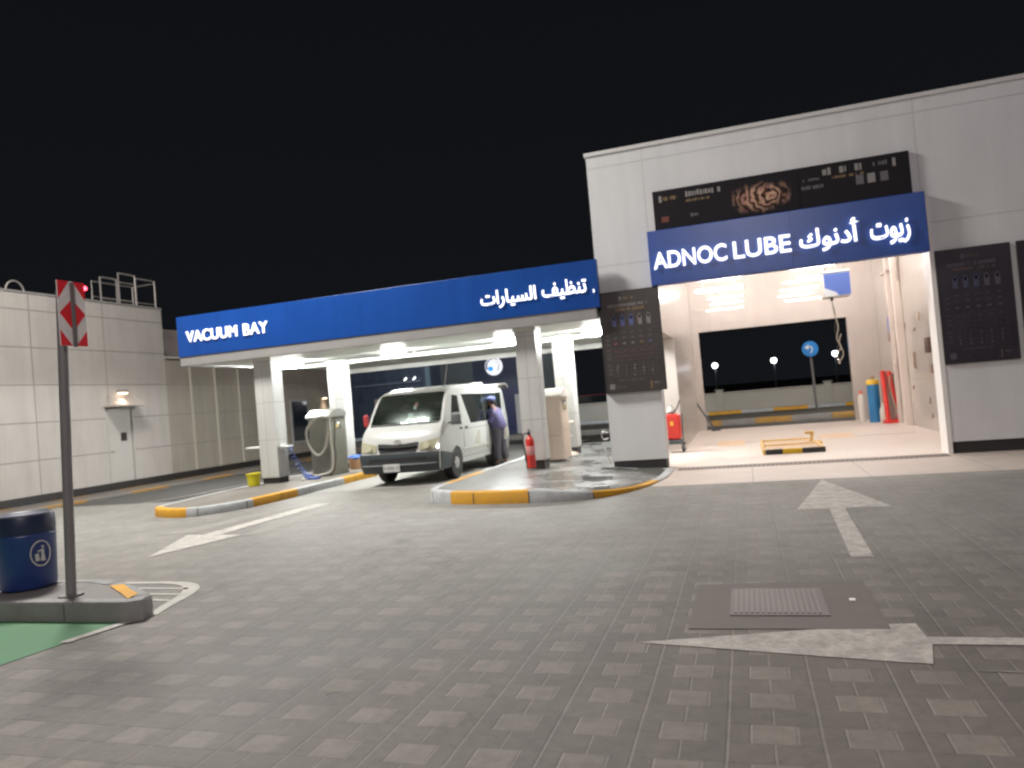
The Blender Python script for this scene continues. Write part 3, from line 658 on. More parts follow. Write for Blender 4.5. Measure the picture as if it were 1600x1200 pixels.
# ------------------------------------------------------------------ rear wall, road signs, lamps and the blue structures
BW = thing('boundary_wall', (0, 37.7, 0), 'low pale boundary wall across the road behind the bays', 'wall')
b = MB(); b.box(-14, 14, 0, .2, 0, .98, .01); b.build('wall', mat('pale_wall', (.40, .38, .34), .8, var=.08, vscale=.8), BW)
b = MB(); b.box(-14.05, 14.05, -.04, .24, .98, 1.04); b.build('coping', mat('pale_coping', (.42, .39, .35), .8), BW)
for x in (-11.5, -6.5, -1.2, 3.7, 8.6):
    b = MB(); b.box(x-.16, x+.16, -.05, .25, 0, 1.14, .01); b.box(x-.2, x+.2, -.09, .29, 1.14, 1.18); b.build('pier', mat('pier', (.40, .38, .34), .8, var=.08), BW)
RS = thing('direction_sign', (2.44, 29.9, .19), 'round blue traffic sign with white curved arrow seen through the bay', 'traffic sign')
b = MB(); b.tube([(.05, 0, 0), (0, 0, 2.1)], .045, 12); b.build('post', mat('galv_post', (.20, .19, .20), .5, .3), RS)
b = MB(); b.lathe([(.0, .0), (.285, 0), (.285, .02), (0, .02)], (0, -.09, 2.30), 32, 'y'); dk = b.build('disc', mat('sign_blue', (.03, .22, .60), .4), RS)
b = MB(); b.use(mat('sign_white', (.75, .75, .75), .5)); b.tube([(-0, -.096, 2.14), (.06, -.096, 2.22), (.08, -.096, 2.32), (.03, -.096, 2.38), (-.04, -.096, 2.38)], .024, 6); b.prism([(-.2, 2.36), (-.05, 2.46), (-.05, 2.27)], -.10, -.092, 'y'); b.build('arrow', None, RS)
for i, (x, z, lb) in enumerate(((-2.05, 2.9, 'distant street lamp low on the left through the bay opening'), (2.28, 2.88, 'distant street lamp in the middle of the bay opening'), (6.61, 2.98, 'distant street lamp behind the dangling hose at right'))):
    T = thing('street_lamp', (x, 60, 0), lb, 'street lamp', 'distant street lamps')
    b = MB(); b.tube([(0, .12, 0), (0, .12, z+.1)], .06, 8); b.build('post', M_dark, T)
    b = MB(); b.box(-.3, .3, -.05, .3, z+.14, z+.24, .03); b.build('head', M_dark, T)
    b = MB(); b.ball((0, 0, z), (.2, .12, .2), 14); b.build('lamp_glass', emit('street_lamp_glass', (.95, .93, 1), 12), T)
# pylon sign with round bird logo
PY = thing('pylon_sign', (-9.45, 28.4, 0), 'tall dark blue pylon sign with a round lit bird logo', 'sign')
b = MB(); b.box(-1.0, 1.05, 0, .5, 0, 6.0, .04); b.build('body', mat('pylon_blue', (.020, .035, .085), .4, var=.1), PY)
b = MB(); b.box(-.95, 1.0, -.04, -.002, .35, 2.1, .01); b.build('lower_panel', mat('pylon_navy', (.012, .02, .09), .3), PY)
b = MB(); b.box(.72, 1.0, -.07, -.041, .2, 1.75, .01); b.build('side_panel', mat('pale_panel', (.42, .43, .46), .5), PY)
LG = (-.06, 2.95)
b = MB(); b.lathe([(0, 0), (.36, 0), (.36, .05), (0, .05)], (LG[0], -.055, LG[1]), 36, 'y'); lg = b.build('logo_disc', emit('logo_white', (.92, .94, 1), .9, (.5, .5, .5)), PY)
dkm = emit('logo_dark', (.05, .06, .14), .6, (.02, .03, .1))
def arc(cx, cz, r, a0, a1, w0, w1, y=-.062, k=16):
    pts = []; b = MB()
    for i in range(k+1):
        a = math.radians(a0+(a1-a0)*i/k); ww = w0+(w1-w0)*i/k; pts.append((cx+math.cos(a)*(r+ww/2), cz+math.sin(a)*(r+ww/2)))
    for i in range(k, -1, -1):
        a = math.radians(a0+(a1-a0)*i/k); ww = w0+(w1-w0)*i/k; pts.append((cx+math.cos(a)*(r-ww/2), cz+math.sin(a)*(r-ww/2)))
    b.prism(pts, y, -.0555, 'y'); b.build('bird_line', dkm, lg)
arc(LG[0], LG[1], .30, 40, 200, .02, .075); arc(LG[0]-.02, LG[1]-.02, .22, 10, 80, .01, .03)
arc(LG[0]+.05, LG[1]-.02, .17, -55, 25, .055, .015); arc(LG[0]+.02, LG[1]-.05, .24, 10, 45, .012, .012)
b = MB(); b.ball((LG[0]-.04, -.06, LG[1]+.12), (.025, .006, .018), 8); b.build('bird_eye', dkm, lg)
b = MB(); b.prism([(LG[0]-.13+.115*math.cos(a), LG[1]-.09+.10*math.sin(a)) for a in [2*PI*k/20 for k in range(20)]], -.066, -.056, 'y'); b.build('blue_drop', emit('logo_blue', (.03, .30, .85), 1.0, (.02, .2, .7)), lg)
# far blue-clad building
FB = thing('distant_building', (-17.9, 38.5, 0), 'dark blue clad building behind the canopy left of the van', 'building')
b = MB(); b.box(-4.5, 1.2, 0, 6, 0, 6.5); b.build('blue_wall', clad_mat('navy_panel', (.045, .056, .078), 0, 1.1, 0, 50, 'X', .35, .02, .15, .5), FB)
b = MB(); b.box(1.2, 8.0, 1.5, 6, 0, 6.5); b.build('green_grey_wall', mat('dark_green_grey', (.030, .036, .036), .7, var=.12, vscale=.4), FB)
b = MB(); b.box(.95, 1.22, -.12, 0, 0, 6.5); b.build('corner_post', mat('slate_post', (.09, .12, .14), .5), FB)
b = MB(); b.box(-3.6, .6, -.08, -.002, 3.03, 3.10); b.build('trim_rail', mat('slate_trim', (.13, .15, .18), .4), FB)
b = MB(); b.box(-2.35, -1.95, -.05, -.002, 1.9, 2.25); b.build('notice', mat('tan_notice', (.28, .24, .19), .7), FB)
for x in (-.25, .3):
    b = MB(); b.tube([(x, -.35, 3.15), (x+.14, -.3, 3.3)], .035, 6); b.build('lamp_glint', emit('glint_white', (.9, .95, 1), 3), FB)  # glowing rods stand in for lamp reflections on the blue wall
lamp('rear_wall_fill', (-13, 31, 7.5), (-15, 38, 3), 900, .4, (.85, .93, 1))  # added unseen lamp to brighten the blue building
lamp('rear_sign_fill', (5, 26.5, 7.8), (2, 33, 0), 650, .4, (1, .93, .85))  # added unseen lamp to light the round sign and rear road
# dark hedge / parked row behind: low dark reddish car roof by the pillar
# ------------------------------------------------------------------ chevron sign + pole
CS = thing('chevron_sign', (-5.655, 4.98, .16), 'red and white chevron marker board on a grey pole beside the blue bin', 'traffic sign')
b = MB(); b.tube([(0, 0, 0), (.125, 0, 2.62)], .041, 18); b.build('pole', mat('grey_pole', (.24, .225, .24), .5, .2, var=.08), CS)
b = MB(); b.lathe([(.0, 0), (.10, 0), (.10, .012), (0, .012)], (0, 0, .0), 20); b.build('base_flange', mat('grey_flange', (.2, .19, .19), .5), CS)
b = MB(); M_sr = mat('reflective_red', (.85, .015, .03), .35); M_sw = mat('reflective_white', (.85, .83, .82), .45, var=.05)
W, H = .268, .56; X0, Z0, Yc = .175, 2.135, -.05
b.use(M_sw); b.box(X0, X0+.012, Yc-.04, Yc-.04+W, Z0, Z0+H)
def sp2(p): return [(Yc-.04+y*W, Z0+z*H) for y, z in p]
b.use(M_sr)
for p in ([(0, 1), (0, .72), (.42, 1)], [(1, 1), (.58, 1), (1, .72)], [(0.02, .5), (.45, .70), (.45, .26)], [(.98, .5), (.55, .26), (.55, .70)], [(0, 0), (.42, 0), (0, .24)], [(1, 0), (1, .24), (.58, 0)]):
    b.prism(sp2(p), X0+.0125, X0+.0150, 'x')
b.build('board', None, CS)
b = MB(); b.box(X0+.0155, X0+.028, Yc-.04+W*.44, Yc-.04+W*.56, Z0-.01, Z0+H*.98); b.build('backing_strip', mat('strip_grey', (.17, .15, .155), .5), CS)
# ------------------------------------------------------------------ litter bin
BNN = thing('litter_bin', (-6.48, 5.27, .16), 'round navy blue litter bin with white figure symbol', 'litter bin')
M_bin = mat('navy_plastic', (.014, .042, .19), .42, var=.12, vscale=4, spec=.6)
b = MB(); b.lathe([(0, .01), (.27, .01), (.285, .03), (.30, .48), (.305, .50), (.298, .515), (.300, .60), (.0, .60)], (0, 0, 0), 40); b.build('body', M_bin, BNN)
b = MB(); b.lathe([(.298, .515), (.303, .56), (.300, .66), (.285, .69), (.25, .695), (.2, .67), (.0, .665)], (0, 0, 0), 40); b.build('lid', mat('dark_lid', (.014, .026, .07), .45), BNN)
b = MB(); b.tube([(.275*math.cos(a), .275*math.sin(a), .688) for a in [2*PI*k/40 for k in range(40)]], .014, 8, close=True); b.build('rim', mat('rim_grey', (.16, .16, .20), .35), BNN)
ang = math.radians(-13)
b = MB(); b.use(mat('symbol_white', (.55, .55, .55), .5))
def onbin(u, v, rr=.309):
    a = ang+u/.30; return (rr*math.cos(a), rr*math.sin(a), .33+v)
b.tube([onbin(.105*math.cos(q), .115*math.sin(q), .305) for q in [2*PI*k/30 for k in range(30)]], .0075, 6, close=True)
for (u, v, r) in ((.02, .058, .014),): b.ball(onbin(u, v, .303), r, 8)
b.tube([onbin(.02, .035, .303), onbin(.015, 0, .303), onbin(.03, -.07, .303)], .015, 6); b.tube([onbin(.015, 0, .303), onbin(0, -.07, .303)], .011, 6); b.tube([onbin(.015, .03, .303), onbin(-.035, .02, .303)], .009, 6)
b.tube([onbin(-.045, .0, .303), onbin(-.04, -.065, .303)], .022, 6)
b.build('symbol', None, BNN)
BNN.scale = (.81, .81, .98)
#PART2
# ------------------------------------------------------------------ white van (local: front at y=0, rear +y, x lateral)
VAN = thing('van', (-6.64, 13.38, .004), 'dirty white van with its tailgate raised, parked in the lane under the canopy', 'van')
M_van = mat('van_paint', (.50, .51, .49), .32, var=.07, vscale=1.6, coat=.5)
M_bump = mat('bumper_grey', (.032, .042, .047), .45, var=.18, vscale=3)
HWv = .85
def hw(z):
    if z <= 1.08: return HWv - .03*max(0, (.6-z)/.3)**1.5
    return HWv - .075*(z-1.08)/.8
AR = .375
def arch(yc, n=10):   # from rear to front over the arch (bottom edge runs rear->front)
    return [(yc+AR*math.cos(a), .30+AR*math.sin(a)) for a in [math.asin(0)+PI*k/n for k in range(n+1)]]
front = [(.06, .30), (.0, .36), (-.01, .46), (-.01, .60), (.02, .68), (.05, .80), (.09, .93), (.16, 1.04), (.27, 1.14), (.37, 1.20), (.405, 1.225), (.55, 1.42), (.72, 1.62), (.93, 1.83), (.96, 1.85), (1.08, 1.905), (1.3, 1.945), (1.8, 1.965), (2.6, 1.975), (3.5, 1.965), (4.3, 1.93), (4.52, 1.88), (4.60, 1.80)]
rear = [(4.66, 1.20), (4.69, .85), (4.70, .55), (4.66, .32)]
bottom = arch(3.60) + arch(1.02)
prof = front + rear + bottom
def fy(z):
    for (a, b) in zip(front[:-1], front[1:]):
        if a[1] <= z <= b[1] + 1e-9 and b[1] > a[1]: return a[0]+(b[0]-a[0])*(z-a[1])/(b[1]-a[1])
    return front[0][0]
def dfm(x, y, z):
    t = max(-1.02, min(1.02, x/HWv)); a = abs(t)
    yy = y + .095*a**4*max(0, 1-y/1.3)**1.0 if y < 1.3 else y - .06*a**4*max(0, (y-4)/.7)
    zz = z - .06*max(0, (a-.78)/.22)**2*max(0, min(1, (z-1.72)/.2))
    return Vector((t*hw(z), yy, zz))
cols = [-1, -.975, -.935, -.80, -.5, -.17, .17, .5, .80, .935, .975, 1]
b = MB(); b.use(M_van); vg = [[b.bm.verts.new((t*HWv, p[0], p[1])) for t in cols] for p in prof]
np_ = len(prof); ws0, ws1 = 10, 13
for i in range(np_):
    for j in range(len(cols)-1):
        if ws0 <= i < ws1 and abs(cols[j]) <= .936 and abs(cols[j+1]) <= .936: continue
        if 23 <= i <= 23 and abs((cols[j]+cols[j+1])/2) < .82: continue
        b._face([vg[i][j], vg[i][j+1], vg[(i+1) % np_][j+1], vg[(i+1) % np_][j]], True)
b._face([r[0] for r in vg], True); b._face([r[-1] for r in vg][::-1], True)
for zc in (.6, .85, 1.08, 1.3, 1.5, 1.7, 1.8):
    bmesh.ops.bisect_plane(b.bm, geom=b.bm.verts[:]+b.bm.edges[:]+b.bm.faces[:], plane_co=(0, 0, zc), plane_no=(0, 0, 1))
for yc in (.2, .4, .6, .8, 1.0, 1.3, 1.7, 2.4, 3.0, 4.2, 4.5):
    bmesh.ops.bisect_plane(b.bm, geom=b.bm.verts[:]+b.bm.edges[:]+b.bm.faces[:], plane_co=(0, yc, 0), plane_no=(0, 1, 0))
bmesh.ops.triangulate(b.bm, faces=[f for f in b.bm.faces if len(f.verts) > 4])
for v in b.bm.verts: v.co = dfm(*v.co)
body = b.build('body', None, VAN, sharp=38)
def fpatch(b, x0, x1, z0, z1, off, nx=10, nz=2, th=.02, curve=None):
    """slab lying on the van's curved front"""
    A = []; Bk = []
    for i in range(nz+1):
        ra, rb = [], []
        for j in range(nx+1):
            x = x0+(x1-x0)*j/nx; u = j/nx
            lo, hi = (z0, z1) if curve is None else curve(u, z0, z1)
            z = lo+(hi-lo)*i/nz
            p = dfm(x, fy(z), z); nrm = Vector((.9*(x/HWv)**5 if abs(x) < HWv*1.1 else 0, -1, 0)).normalized()
            ra.append(b.bm.verts.new(p+nrm*off)); rb.append(b.bm.verts.new(p-nrm*th))
        A.append(ra); Bk.append(rb)
    for i in range(nz):
        for j in range(nx):
            b._face([A[i][j], A[i][j+1], A[i+1][j+1], A[i+1][j]], True)
    for i in range(nz):
        b._face([A[i][0], A[i+1][0], Bk[i+1][0], Bk[i][0]]); b._face([A[i][nx], A[i+1][nx], Bk[i+1][nx], Bk[i][nx]])
    for j in range(nx):
        b._face([A[0][j], A[0][j+1], Bk[0][j+1], Bk[0][j]]); b._face([A[nz][j], A[nz][j+1], Bk[nz][j+1], Bk[nz][j]])
def side_pts(poly, s, off=0, k=3):
    out = []
    n = len(poly)
    for i in range(n):
        a, c = poly[i], poly[(i+1) % n]
        for q in range(k):
            y = a[0]+(c[0]-a[0])*q/k; z = a[1]+(c[1]-a[1])*q/k; p = dfm(s*HWv, y, z); out.append(Vector((p.x+s*off, p.y, p.z)))
    return out
def spatch(b, poly, s, off=.004, th=.01, k=1):
    A = [b.bm.verts.new(p) for p in side_pts(poly, s, off, k)]; B = [b.bm.verts.new(p) for p in side_pts(poly, s, -th, k)]
    b._face(A); n = len(A)
    for i in range(n): b._face([A[i], A[(i+1) % n], B[(i+1) % n], B[i]])
b = MB(); b.use(M_bump); fpatch(b, -.845, .845, .27, .655, .035, 16, 5)
for s in (-1, 1): spatch(b, [(.10, .27), (.665, .27), (.67, .46), (.70, .56), (.12, .64)], s, .018)
b.use(mat('bumper_line', (.35, .38, .38), .35)); fpatch(b, -.80, .80, .425, .445, .040, 14, 1)
b.use(M_rubber); fpatch(b, -.62, .62, .50, .57, .038, 10, 1); b.build('bumper', None, VAN)
b = MB(); b.use(mat('plate_white', (.55, .56, .54), .5)); b.box(-.30, .06, -.068, -.055, .30, .455, .004)
b.use(mat('plate_ink', (.2, .2, .2), .5)); word_bars(b, -.27, .03, .345, .07, -.068, M_trim); b.build('licence_plate', None, VAN)
M_slot = mat('grille_black', (.02, .022, .024), .5)
b = MB(); b.use(M_slot); fpatch(b, -.44, .44, .80, .855, .012, 10, 1, curve=lambda u, a, c: (a-.02*math.sin(PI*u), c-.03*math.sin(PI*u)**2)); fpatch(b, -.40, .40, .675, .72, .012, 10, 1)
b.use(M_chrome); fpatch(b, -.43, .43, .735, .785, .02, 10, 1, curve=lambda u, a, c: (a-.02*math.sin(PI*u), c-.02*math.sin(PI*u))); b.build('grille', None, VAN)
b = MB()
def ell(cx, cz, rx, rz, r=.006): b.tube([(cx+rx*math.cos(q), fy(cz)-.035, cz+rz*math.sin(q)) for q in [2*PI*k/24 for k in range(24)]], r, 6, close=True)
ell(0, .865, .075, .05); ell(0, .885, .045, .018); ell(0, .865, .02, .045); b.build('emblem', M_chrome, VAN)
M_hl = mat('headlight_lens', (.40, .39, .27), .12, coat=.8, spec=.8)
for s in (-1, 1):
    b = MB(); fpatch(b, s*.47, s*.835, .70, .925, .016, 8, 3, curve=lambda u, a, c: (a+.0*u, a+.13+.085*u)); hl = b.build('headlight', M_hl, VAN)
    b = MB(); b.lathe([(0, 0), (.06, 0), (.065, -.02), (0, -.022)], (s*.62, fy(.79)+.035-.04, .785), 18, 'y'); b.build('reflector', mat('reflector_pale', (.62, .60, .45), .3), hl)
def glass_mat():
    m = bpy.data.materials.new('windscreen_glass'); m.use_nodes = True; t = m.node_tree; t.nodes.clear()
    o = t.nodes.new('ShaderNodeOutputMaterial'); mx = t.nodes.new('ShaderNodeMixShader'); tr = t.nodes.new('ShaderNodeBsdfTransparent'); gl = t.nodes.new('ShaderNodeBsdfGlossy'); f = t.nodes.new('ShaderNodeFresnel')
    tr.inputs[0].default_value = (.62, .72, .66, 1); gl.inputs['Roughness'].default_value = .12; gl.inputs[0].default_value = (.8, .95, .88, 1); f.inputs[0].default_value = 1.65
    t.links.new(f.outputs[0], mx.inputs[0]); t.links.new(tr.outputs[0], mx.inputs[1]); t.links.new(gl.outputs[0], mx.inputs[2]); t.links.new(mx.outputs[0], o.inputs[0]); return m
b = MB()
G = [[b.bm.verts.new(dfm(HWv*.94*(-1+2*j/12), front[i][0]+.012, front[i][1])) for j in range(13)] for i in range(ws0, ws1+1)]
for i in range(len(G)-1):
    for j in range(12): b._face([G[i][j], G[i][j+1], G[i+1][j+1], G[i+1][j]], True)
b.build('windscreen', glass_mat(), VAN)
b = MB(); b.use(M_rubber); fpatch(b, -.77, .77, 1.195, 1.222, .006, 14, 1)
for x in (-.55, .05): b.tube([(x+.45, .415, 1.235), (x, .43, 1.26)], .008, 5)
b.build('wiper_cowl', None, VAN)
# cabin
b = MB(); M_cab = mat('cabin_grey', (.26, .27, .25), .7); b.use(M_cab)
b.poly([(-.72, .5, .45), (.72, .5, .45), (.72, 4.5, .45), (-.72, 4.5, .45)]); b.poly([(-.72, .5, .45), (-.80, .5, 1.1), (-.70, 1.0, 1.82), (-.70, 4.5, 1.82), (-.72, 4.5, .45)]); b.poly([(.72, .5, .45), (.80, .5, 1.1), (.70, 1.0, 1.82), (.70, 4.5, 1.82), (.72, 4.5, .45)]); b.poly([(-.70, 1.0, 1.82), (.70, 1.0, 1.82), (.70, 4.5, 1.82), (-.70, 4.5, 1.82)])
b.build('cabin_lining', None, VAN)
b = MB(); b.box(-.74, .74, .47, .82, .95, 1.20, .03); b.build('dashboard', mat('dash_grey', (.20, .22, .205), .6), VAN)
for x in (-.38, .38):
    b = MB(); b.box(x-.24, x+.24, 1.35, 1.5, .7, 1.42, .05); b.box(x-.12, x+.12, 1.37, 1.47, 1.44, 1.62, .04); b.build('front_seat', mat('seat_grey', (.24, .24, .22), .8), VAN)
b = MB(); b.tube([(.38+.18*math.cos(q), .93+.06*math.sin(q), 1.12+.17*math.sin(q)) for q in [2*PI*k/24 for k in range(24)]], .014, 8, close=True); b.build('steering_wheel', M_rubber, VAN)
b = MB(); b.box(-.11, .11, .90, .93, 1.66, 1.73, .01); b.build('interior_mirror', M_rubber, VAN)
# side glass, seams, handles
for s in (-1, 1):
    b = MB(); spatch(b, [(.80, 1.12), (1.42, 1.10), (1.44, 1.72), (1.12, 1.74)], s, .004); b.build('door_window', M_glass, VAN)
    b = MB(); spatch(b, [(1.98, 1.10), (4.22, 1.10), (4.40, 1.75), (1.66, 1.75)], s, .004); w_ = b.build('side_window', M_glass, VAN)
    for y in (2.95, 3.9):
        b = MB(); spatch(b, [(y, 1.10), (y+.035, 1.10), (y+.035, 1.75), (y, 1.75)], s, .007); b.build('window_divider', M_rubber, w_)
    b = MB(); b.use(mat('seam_dark', (.12, .12, .11), .7))
    for (y, za, zb) in ((1.50, .62, 1.84), (2.98, .45, 1.08), (4.45, .5, 1.8)): spatch(b, [(y, za), (y+.012, za), (y+.012, zb), (y, zb)], s, .0025, k=4)
    spatch(b, [(1.5, .985), (4.45, .985), (4.45, .995), (1.5, .995)], s, .0025); spatch(b, [(1.45, .40), (3.2, .40), (3.2, .408), (1.45, .408)], s, .0025)
    b.use(mat('van_moulding', (.50, .495, .45), .4)); spatch(b, [(1.42, .555), (3.20, .555), (3.20, .59), (1.42, .59)], s, .012)
    b.use(mat('van_grime', (.36, .345, .29), .6)); spatch(b, [(2.2, .62), (2.5, .60), (2.52, .93), (2.35, .9)], s, .0015)
    b.build('door_seams', None, VAN)
    for yh in (1.30, 1.62):
        b = MB(); b.box(s*.855-.012, s*.855+.012, yh, yh+.12, 1.0, 1.04, .006); b.build('door_handle', M_rubber, VAN)
    for yw in (1.02, 3.60):
        b = MB(); b.lathe([(.19, -.095), (.30, -.10), (.325, -.08), (.33, 0), (.325, .08), (.30, .10), (.19, .095)], (0, 0, 0), 32, 'x'); ty = b.build('wheel', M_rubber, VAN); ty.location = (s*.745, yw, .33)
        b = MB(); b.use(mat('hub_silver', (.58, .58, .56), .35, .6)); b.lathe([(.20, -.02), (.205, .055), (.19, .075), (.15, .070), (.06, .095), (.0, .097)] if s > 0 else [(.0, -.097), (.06, -.095), (.15, -.070), (.19, -.075), (.205, -.055), (.20, .02)], (s*.02, 0, 0), 28, 'x')
        b.use(M_slot)
        for q in range(7):
            a = 2*PI*q/7; b.box(s*.098-.004, s*.098+.004, -.018, .018, .105, .155, 0, Matrix.Rotation(a, 4, 'X'))
        b.build('hubcap', None, ty)
b = MB(); b.box(.95, 1.15, .58, .70, 1.13, 1.37, .05); b.tube([(.80, .72, 1.15), (1.0, .66, 1.2)], .018, 6); b.build('side_mirror', mat('mirror_grey', (.13, .135, .14), .4), VAN, 'grey side mirror')
b = MB(); b.box(-1.03, -.92, .60, .70, 1.20, 1.46, .04); b.tube([(-.80, .72, 1.15), (-.95, .66, 1.25)], .018, 6); b.build('side_mirror', mat('mirror_red', (.40, .04, .045), .6), VAN, 'side mirror wrapped in red')
b = MB(); b.tube([(.68, 1.05, 1.90), (.80, 1.0, 2.36)], .012, 6, r1=.008); b.build('antenna', M_galv, VAN)
b = MB(); b.prism([(4.50, 1.90), (4.62, 1.965), (5.18, 1.985), (5.36, 1.93), (5.42, 1.86), (5.38, 1.86), (5.32, 1.90), (5.15, 1.945), (4.62, 1.925)], -.69, .69, 'x'); b.build('tailgate', M_van, VAN, 'tailgate raised flat behind the roof')
b = MB(); b.box(.18, .42, 3.95, 4.2, 1.965, 2.03, .02); b.build('roof_vent', M_van, VAN)
VO = Vector(VAN.location)
b = MB(); b.use(mat('plush_white', (.62, .74, .70), .9)); b.ball((0, 0, .07), (.09, .06, .075), 10); b.ball((.0, 0, .165), (.055, .05, .05), 10); b.ball((-.08, -.02, .05), (.04, .04, .04), 8); b.ball((.085, -.02, .04), (.04, .04, .035), 8); b.ball((-.04, 0, .21), .022, 8); b.ball((.04, 0, .21), .022, 8)
o = tag(b.build('plush_toy'), 'white plush toy sitting on the van dashboard', 'toy'); o.location = VO+Vector((.08, .60, 1.20))
b = MB(); b.use(mat('tag_pink', (.75, .25, .30), .6)); b.box(-.03, .03, 0, .006, .06, .13); b.use(mat('tag_white', (.8, .85, .85), .6)); b.box(-.035, .03, 0, .006, 0, .06); b.tube([(0, 0, .13), (0, 0, .20)], .002, 5)
o = tag(b.build('air_freshener'), 'pink and white air freshener hanging behind the van windscreen', 'air freshener'); o.location = VO+Vector((.05, .86, 1.50)); o.rotation_euler = (0, .5, 0)
b = MB(); b.use(mat('crumpled_paper', (.6, .68, .64), .8))
for k in range(9):
    b.box(-.12, .12, -.07, .07, -.004, .004, 0, Matrix.Translation((random.uniform(-.15, .15), random.uniform(-.05, .05), .01+k*.012)) @ Matrix.Rotation(random.uniform(-.5, .5), 4, 'Z') @ Matrix.Rotation(random.uniform(-.3, .3), 4, 'Y'))
o = tag(b.build('paper_stack'), 'loose pale papers on the dashboard behind the windscreen', 'papers'); o.location = VO+Vector((.46, .62, 1.20))

# ------------------------------------------------------------------ person
def skin(name, joints, edges, m, parent, sub=2):
    me = bpy.data.meshes.new(name); names = list(joints); idx = {n: i for i, n in enumerate(names)}
    me.from_pydata([joints[n][0] for n in names], [(idx[a], idx[c]) for a, c in edges], [])
    o = bpy.data.objects.new(name, me); COL.objects.link(o)
    o.modifiers.new('s', 'SKIN'); o.modifiers[0].use_smooth_shade = True
    for n in names:
        sv = me.skin_vertices[0].data[idx[n]]; r = joints[n][1]; sv.radius = r if isinstance(r, tuple) else (r, r); sv.use_root = (idx[n] == 0)
    sm = o.modifiers.new('u', 'SUBSURF'); sm.levels = sub; sm.render_levels = sub
    bpy.context.view_layer.update(); dg = bpy.context.evaluated_depsgraph_get()
    nm = bpy.data.meshes.new_from_object(o.evaluated_get(dg)); bpy.data.objects.remove(o)
    nm.materials.clear(); nm.materials.append(m); nm.name = name
    for p in nm.polygons: p.use_smooth = True
    ob = bpy.data.objects.new(name, nm); COL.objects.link(ob); ob.parent = parent; return ob
PR = thing('person', (-5.62, 16.72, .006), 'worker in blue cap and violet-grey shirt leaning at the van side', 'person', rz=PI-.12)
M_skin = mat('brown_skin', (.17, .085, .055), .55)
M_shirt = mat('violet_shirt', (.066, .060, .135), .85, var=.15, vscale=9, bump=.3, bscale=14)
M_trou = mat('slate_trousers', (.042, .038, .050), .85, var=.15, vscale=9, bump=.3, bscale=14)
J = {'pelvis': ((0, 0, .90), (.10, .12)), 'waist': ((.0, 0, 1.02), (.09, .11)), 'chest': ((.03, 0, 1.20), (.105, .135)), 'neckb': ((.07, 0, 1.345), .06), 'neck': ((.105, 0, 1.41), .05), 'jaw': ((.15, 0, 1.455), (.062, .06)), 'head': ((.145, 0, 1.53), (.088, .076)), 'crown': ((.13, 0, 1.585), (.07, .062))}
E_ = [('pelvis', 'waist'), ('waist', 'chest'), ('chest', 'neckb'), ('neckb', 'neck'), ('neck', 'jaw'), ('jaw', 'head'), ('head', 'crown')]
for s, sd in ((-1, 'r'), (1, 'l')):
    wx = .34 if s > 0 else .30
    J.update({'sh'+sd: ((.04, s*.165, 1.30), .058), 'el'+sd: ((.07, s*.235, 1.06), .042), 'wr'+sd: ((wx, s*.16, 1.09), .027), 'pa'+sd: ((wx+.065, s*.145, 1.10), (.018, .036)),
              'hi'+sd: ((.0, s*.085, .86), .095), 'kn'+sd: ((.035*s, s*.10, .47), .06), 'an'+sd: ((-.03+.05*s, s*.105, .09), .04), 'to'+sd: ((.12+.05*s, s*.125, .04), .035)})
    E_ += [('chest', 'sh'+sd), ('sh'+sd, 'el'+sd), ('el'+sd, 'wr'+sd), ('wr'+sd, 'pa'+sd), ('pelvis', 'hi'+sd), ('hi'+sd, 'kn'+sd), ('kn'+sd, 'an'+sd), ('an'+sd, 'to'+sd)]
    for k, (dy, ln) in enumerate(((-.027, .062), (-.009, .072), (.009, .068), (.027, .055))):
        a, c, e = 'f%d%s' % (k, sd), 'g%d%s' % (k, sd), 'h%d%s' % (k, sd)
        bx = wx+.10
        J[a] = ((bx, s*.145+dy, 1.10), .0095); J[c] = ((bx+ln*.55, s*.145+dy*1.1, 1.092), .0085); J[e] = ((bx+ln*.75, s*.145+dy*1.1, 1.062), .0075)
        E_ += [('pa'+sd, a), (a, c), (c, e)]
    J['t0'+sd] = ((wx+.055, s*.105, 1.085), .011); J['t1'+sd] = ((wx+.095, s*.09, 1.075), .009); E_ += [('pa'+sd, 't0'+sd), ('t0'+sd, 't1'+sd)]
bd = skin('body', J, E_, M_skin, PR)
b = MB(); b.ball((.242, 0, 1.505), (.016, .013, .022), 8)
for s in (-1, 1): b.ball((.135, s*.083, 1.515), (.02, .009, .03), 8); b.use(mat('eye_white', (.5, .48, .45), .3)); b.ball((.222, s*.03, 1.53), (.010, .014, .007), 8); b.use(M_skin)
b.use(mat('lips', (.16, .06, .05), .5)); b.ball((.222, 0, 1.462), (.009, .024, .007), 8); b.build('face', None, PR)
b = MB(); b.ball((.128, 0, 1.525), (.092, .082, .075), 14); b.build('hair', mat('black_hair', (.012, .01, .01), .8), PR)
M_cap = mat('blue_cap', (.11, .13, .33), .8, var=.1)
b = MB(); b.use(M_cap); b.ball((.135, 0, 1.585), (.107, .092, .068), 18)
b.prism([(.20, -.07), (.29, -.062), (.335, -.03), (.345, 0), (.335, .03), (.29, .062), (.20, .07)], 1.565, 1.578, 'z'); cap = b.build('cap', None, PR)
S = {'w': ((-.02, 0, .80), (.19, .22)), 'm': ((-.01, 0, 1.00), (.185, .215)), 'c': ((.01, 0, 1.20), (.18, .215)), 'n': ((.06, 0, 1.34), (.085, .10))}
SE = [('w', 'm'), ('m', 'c'), ('c', 'n')]
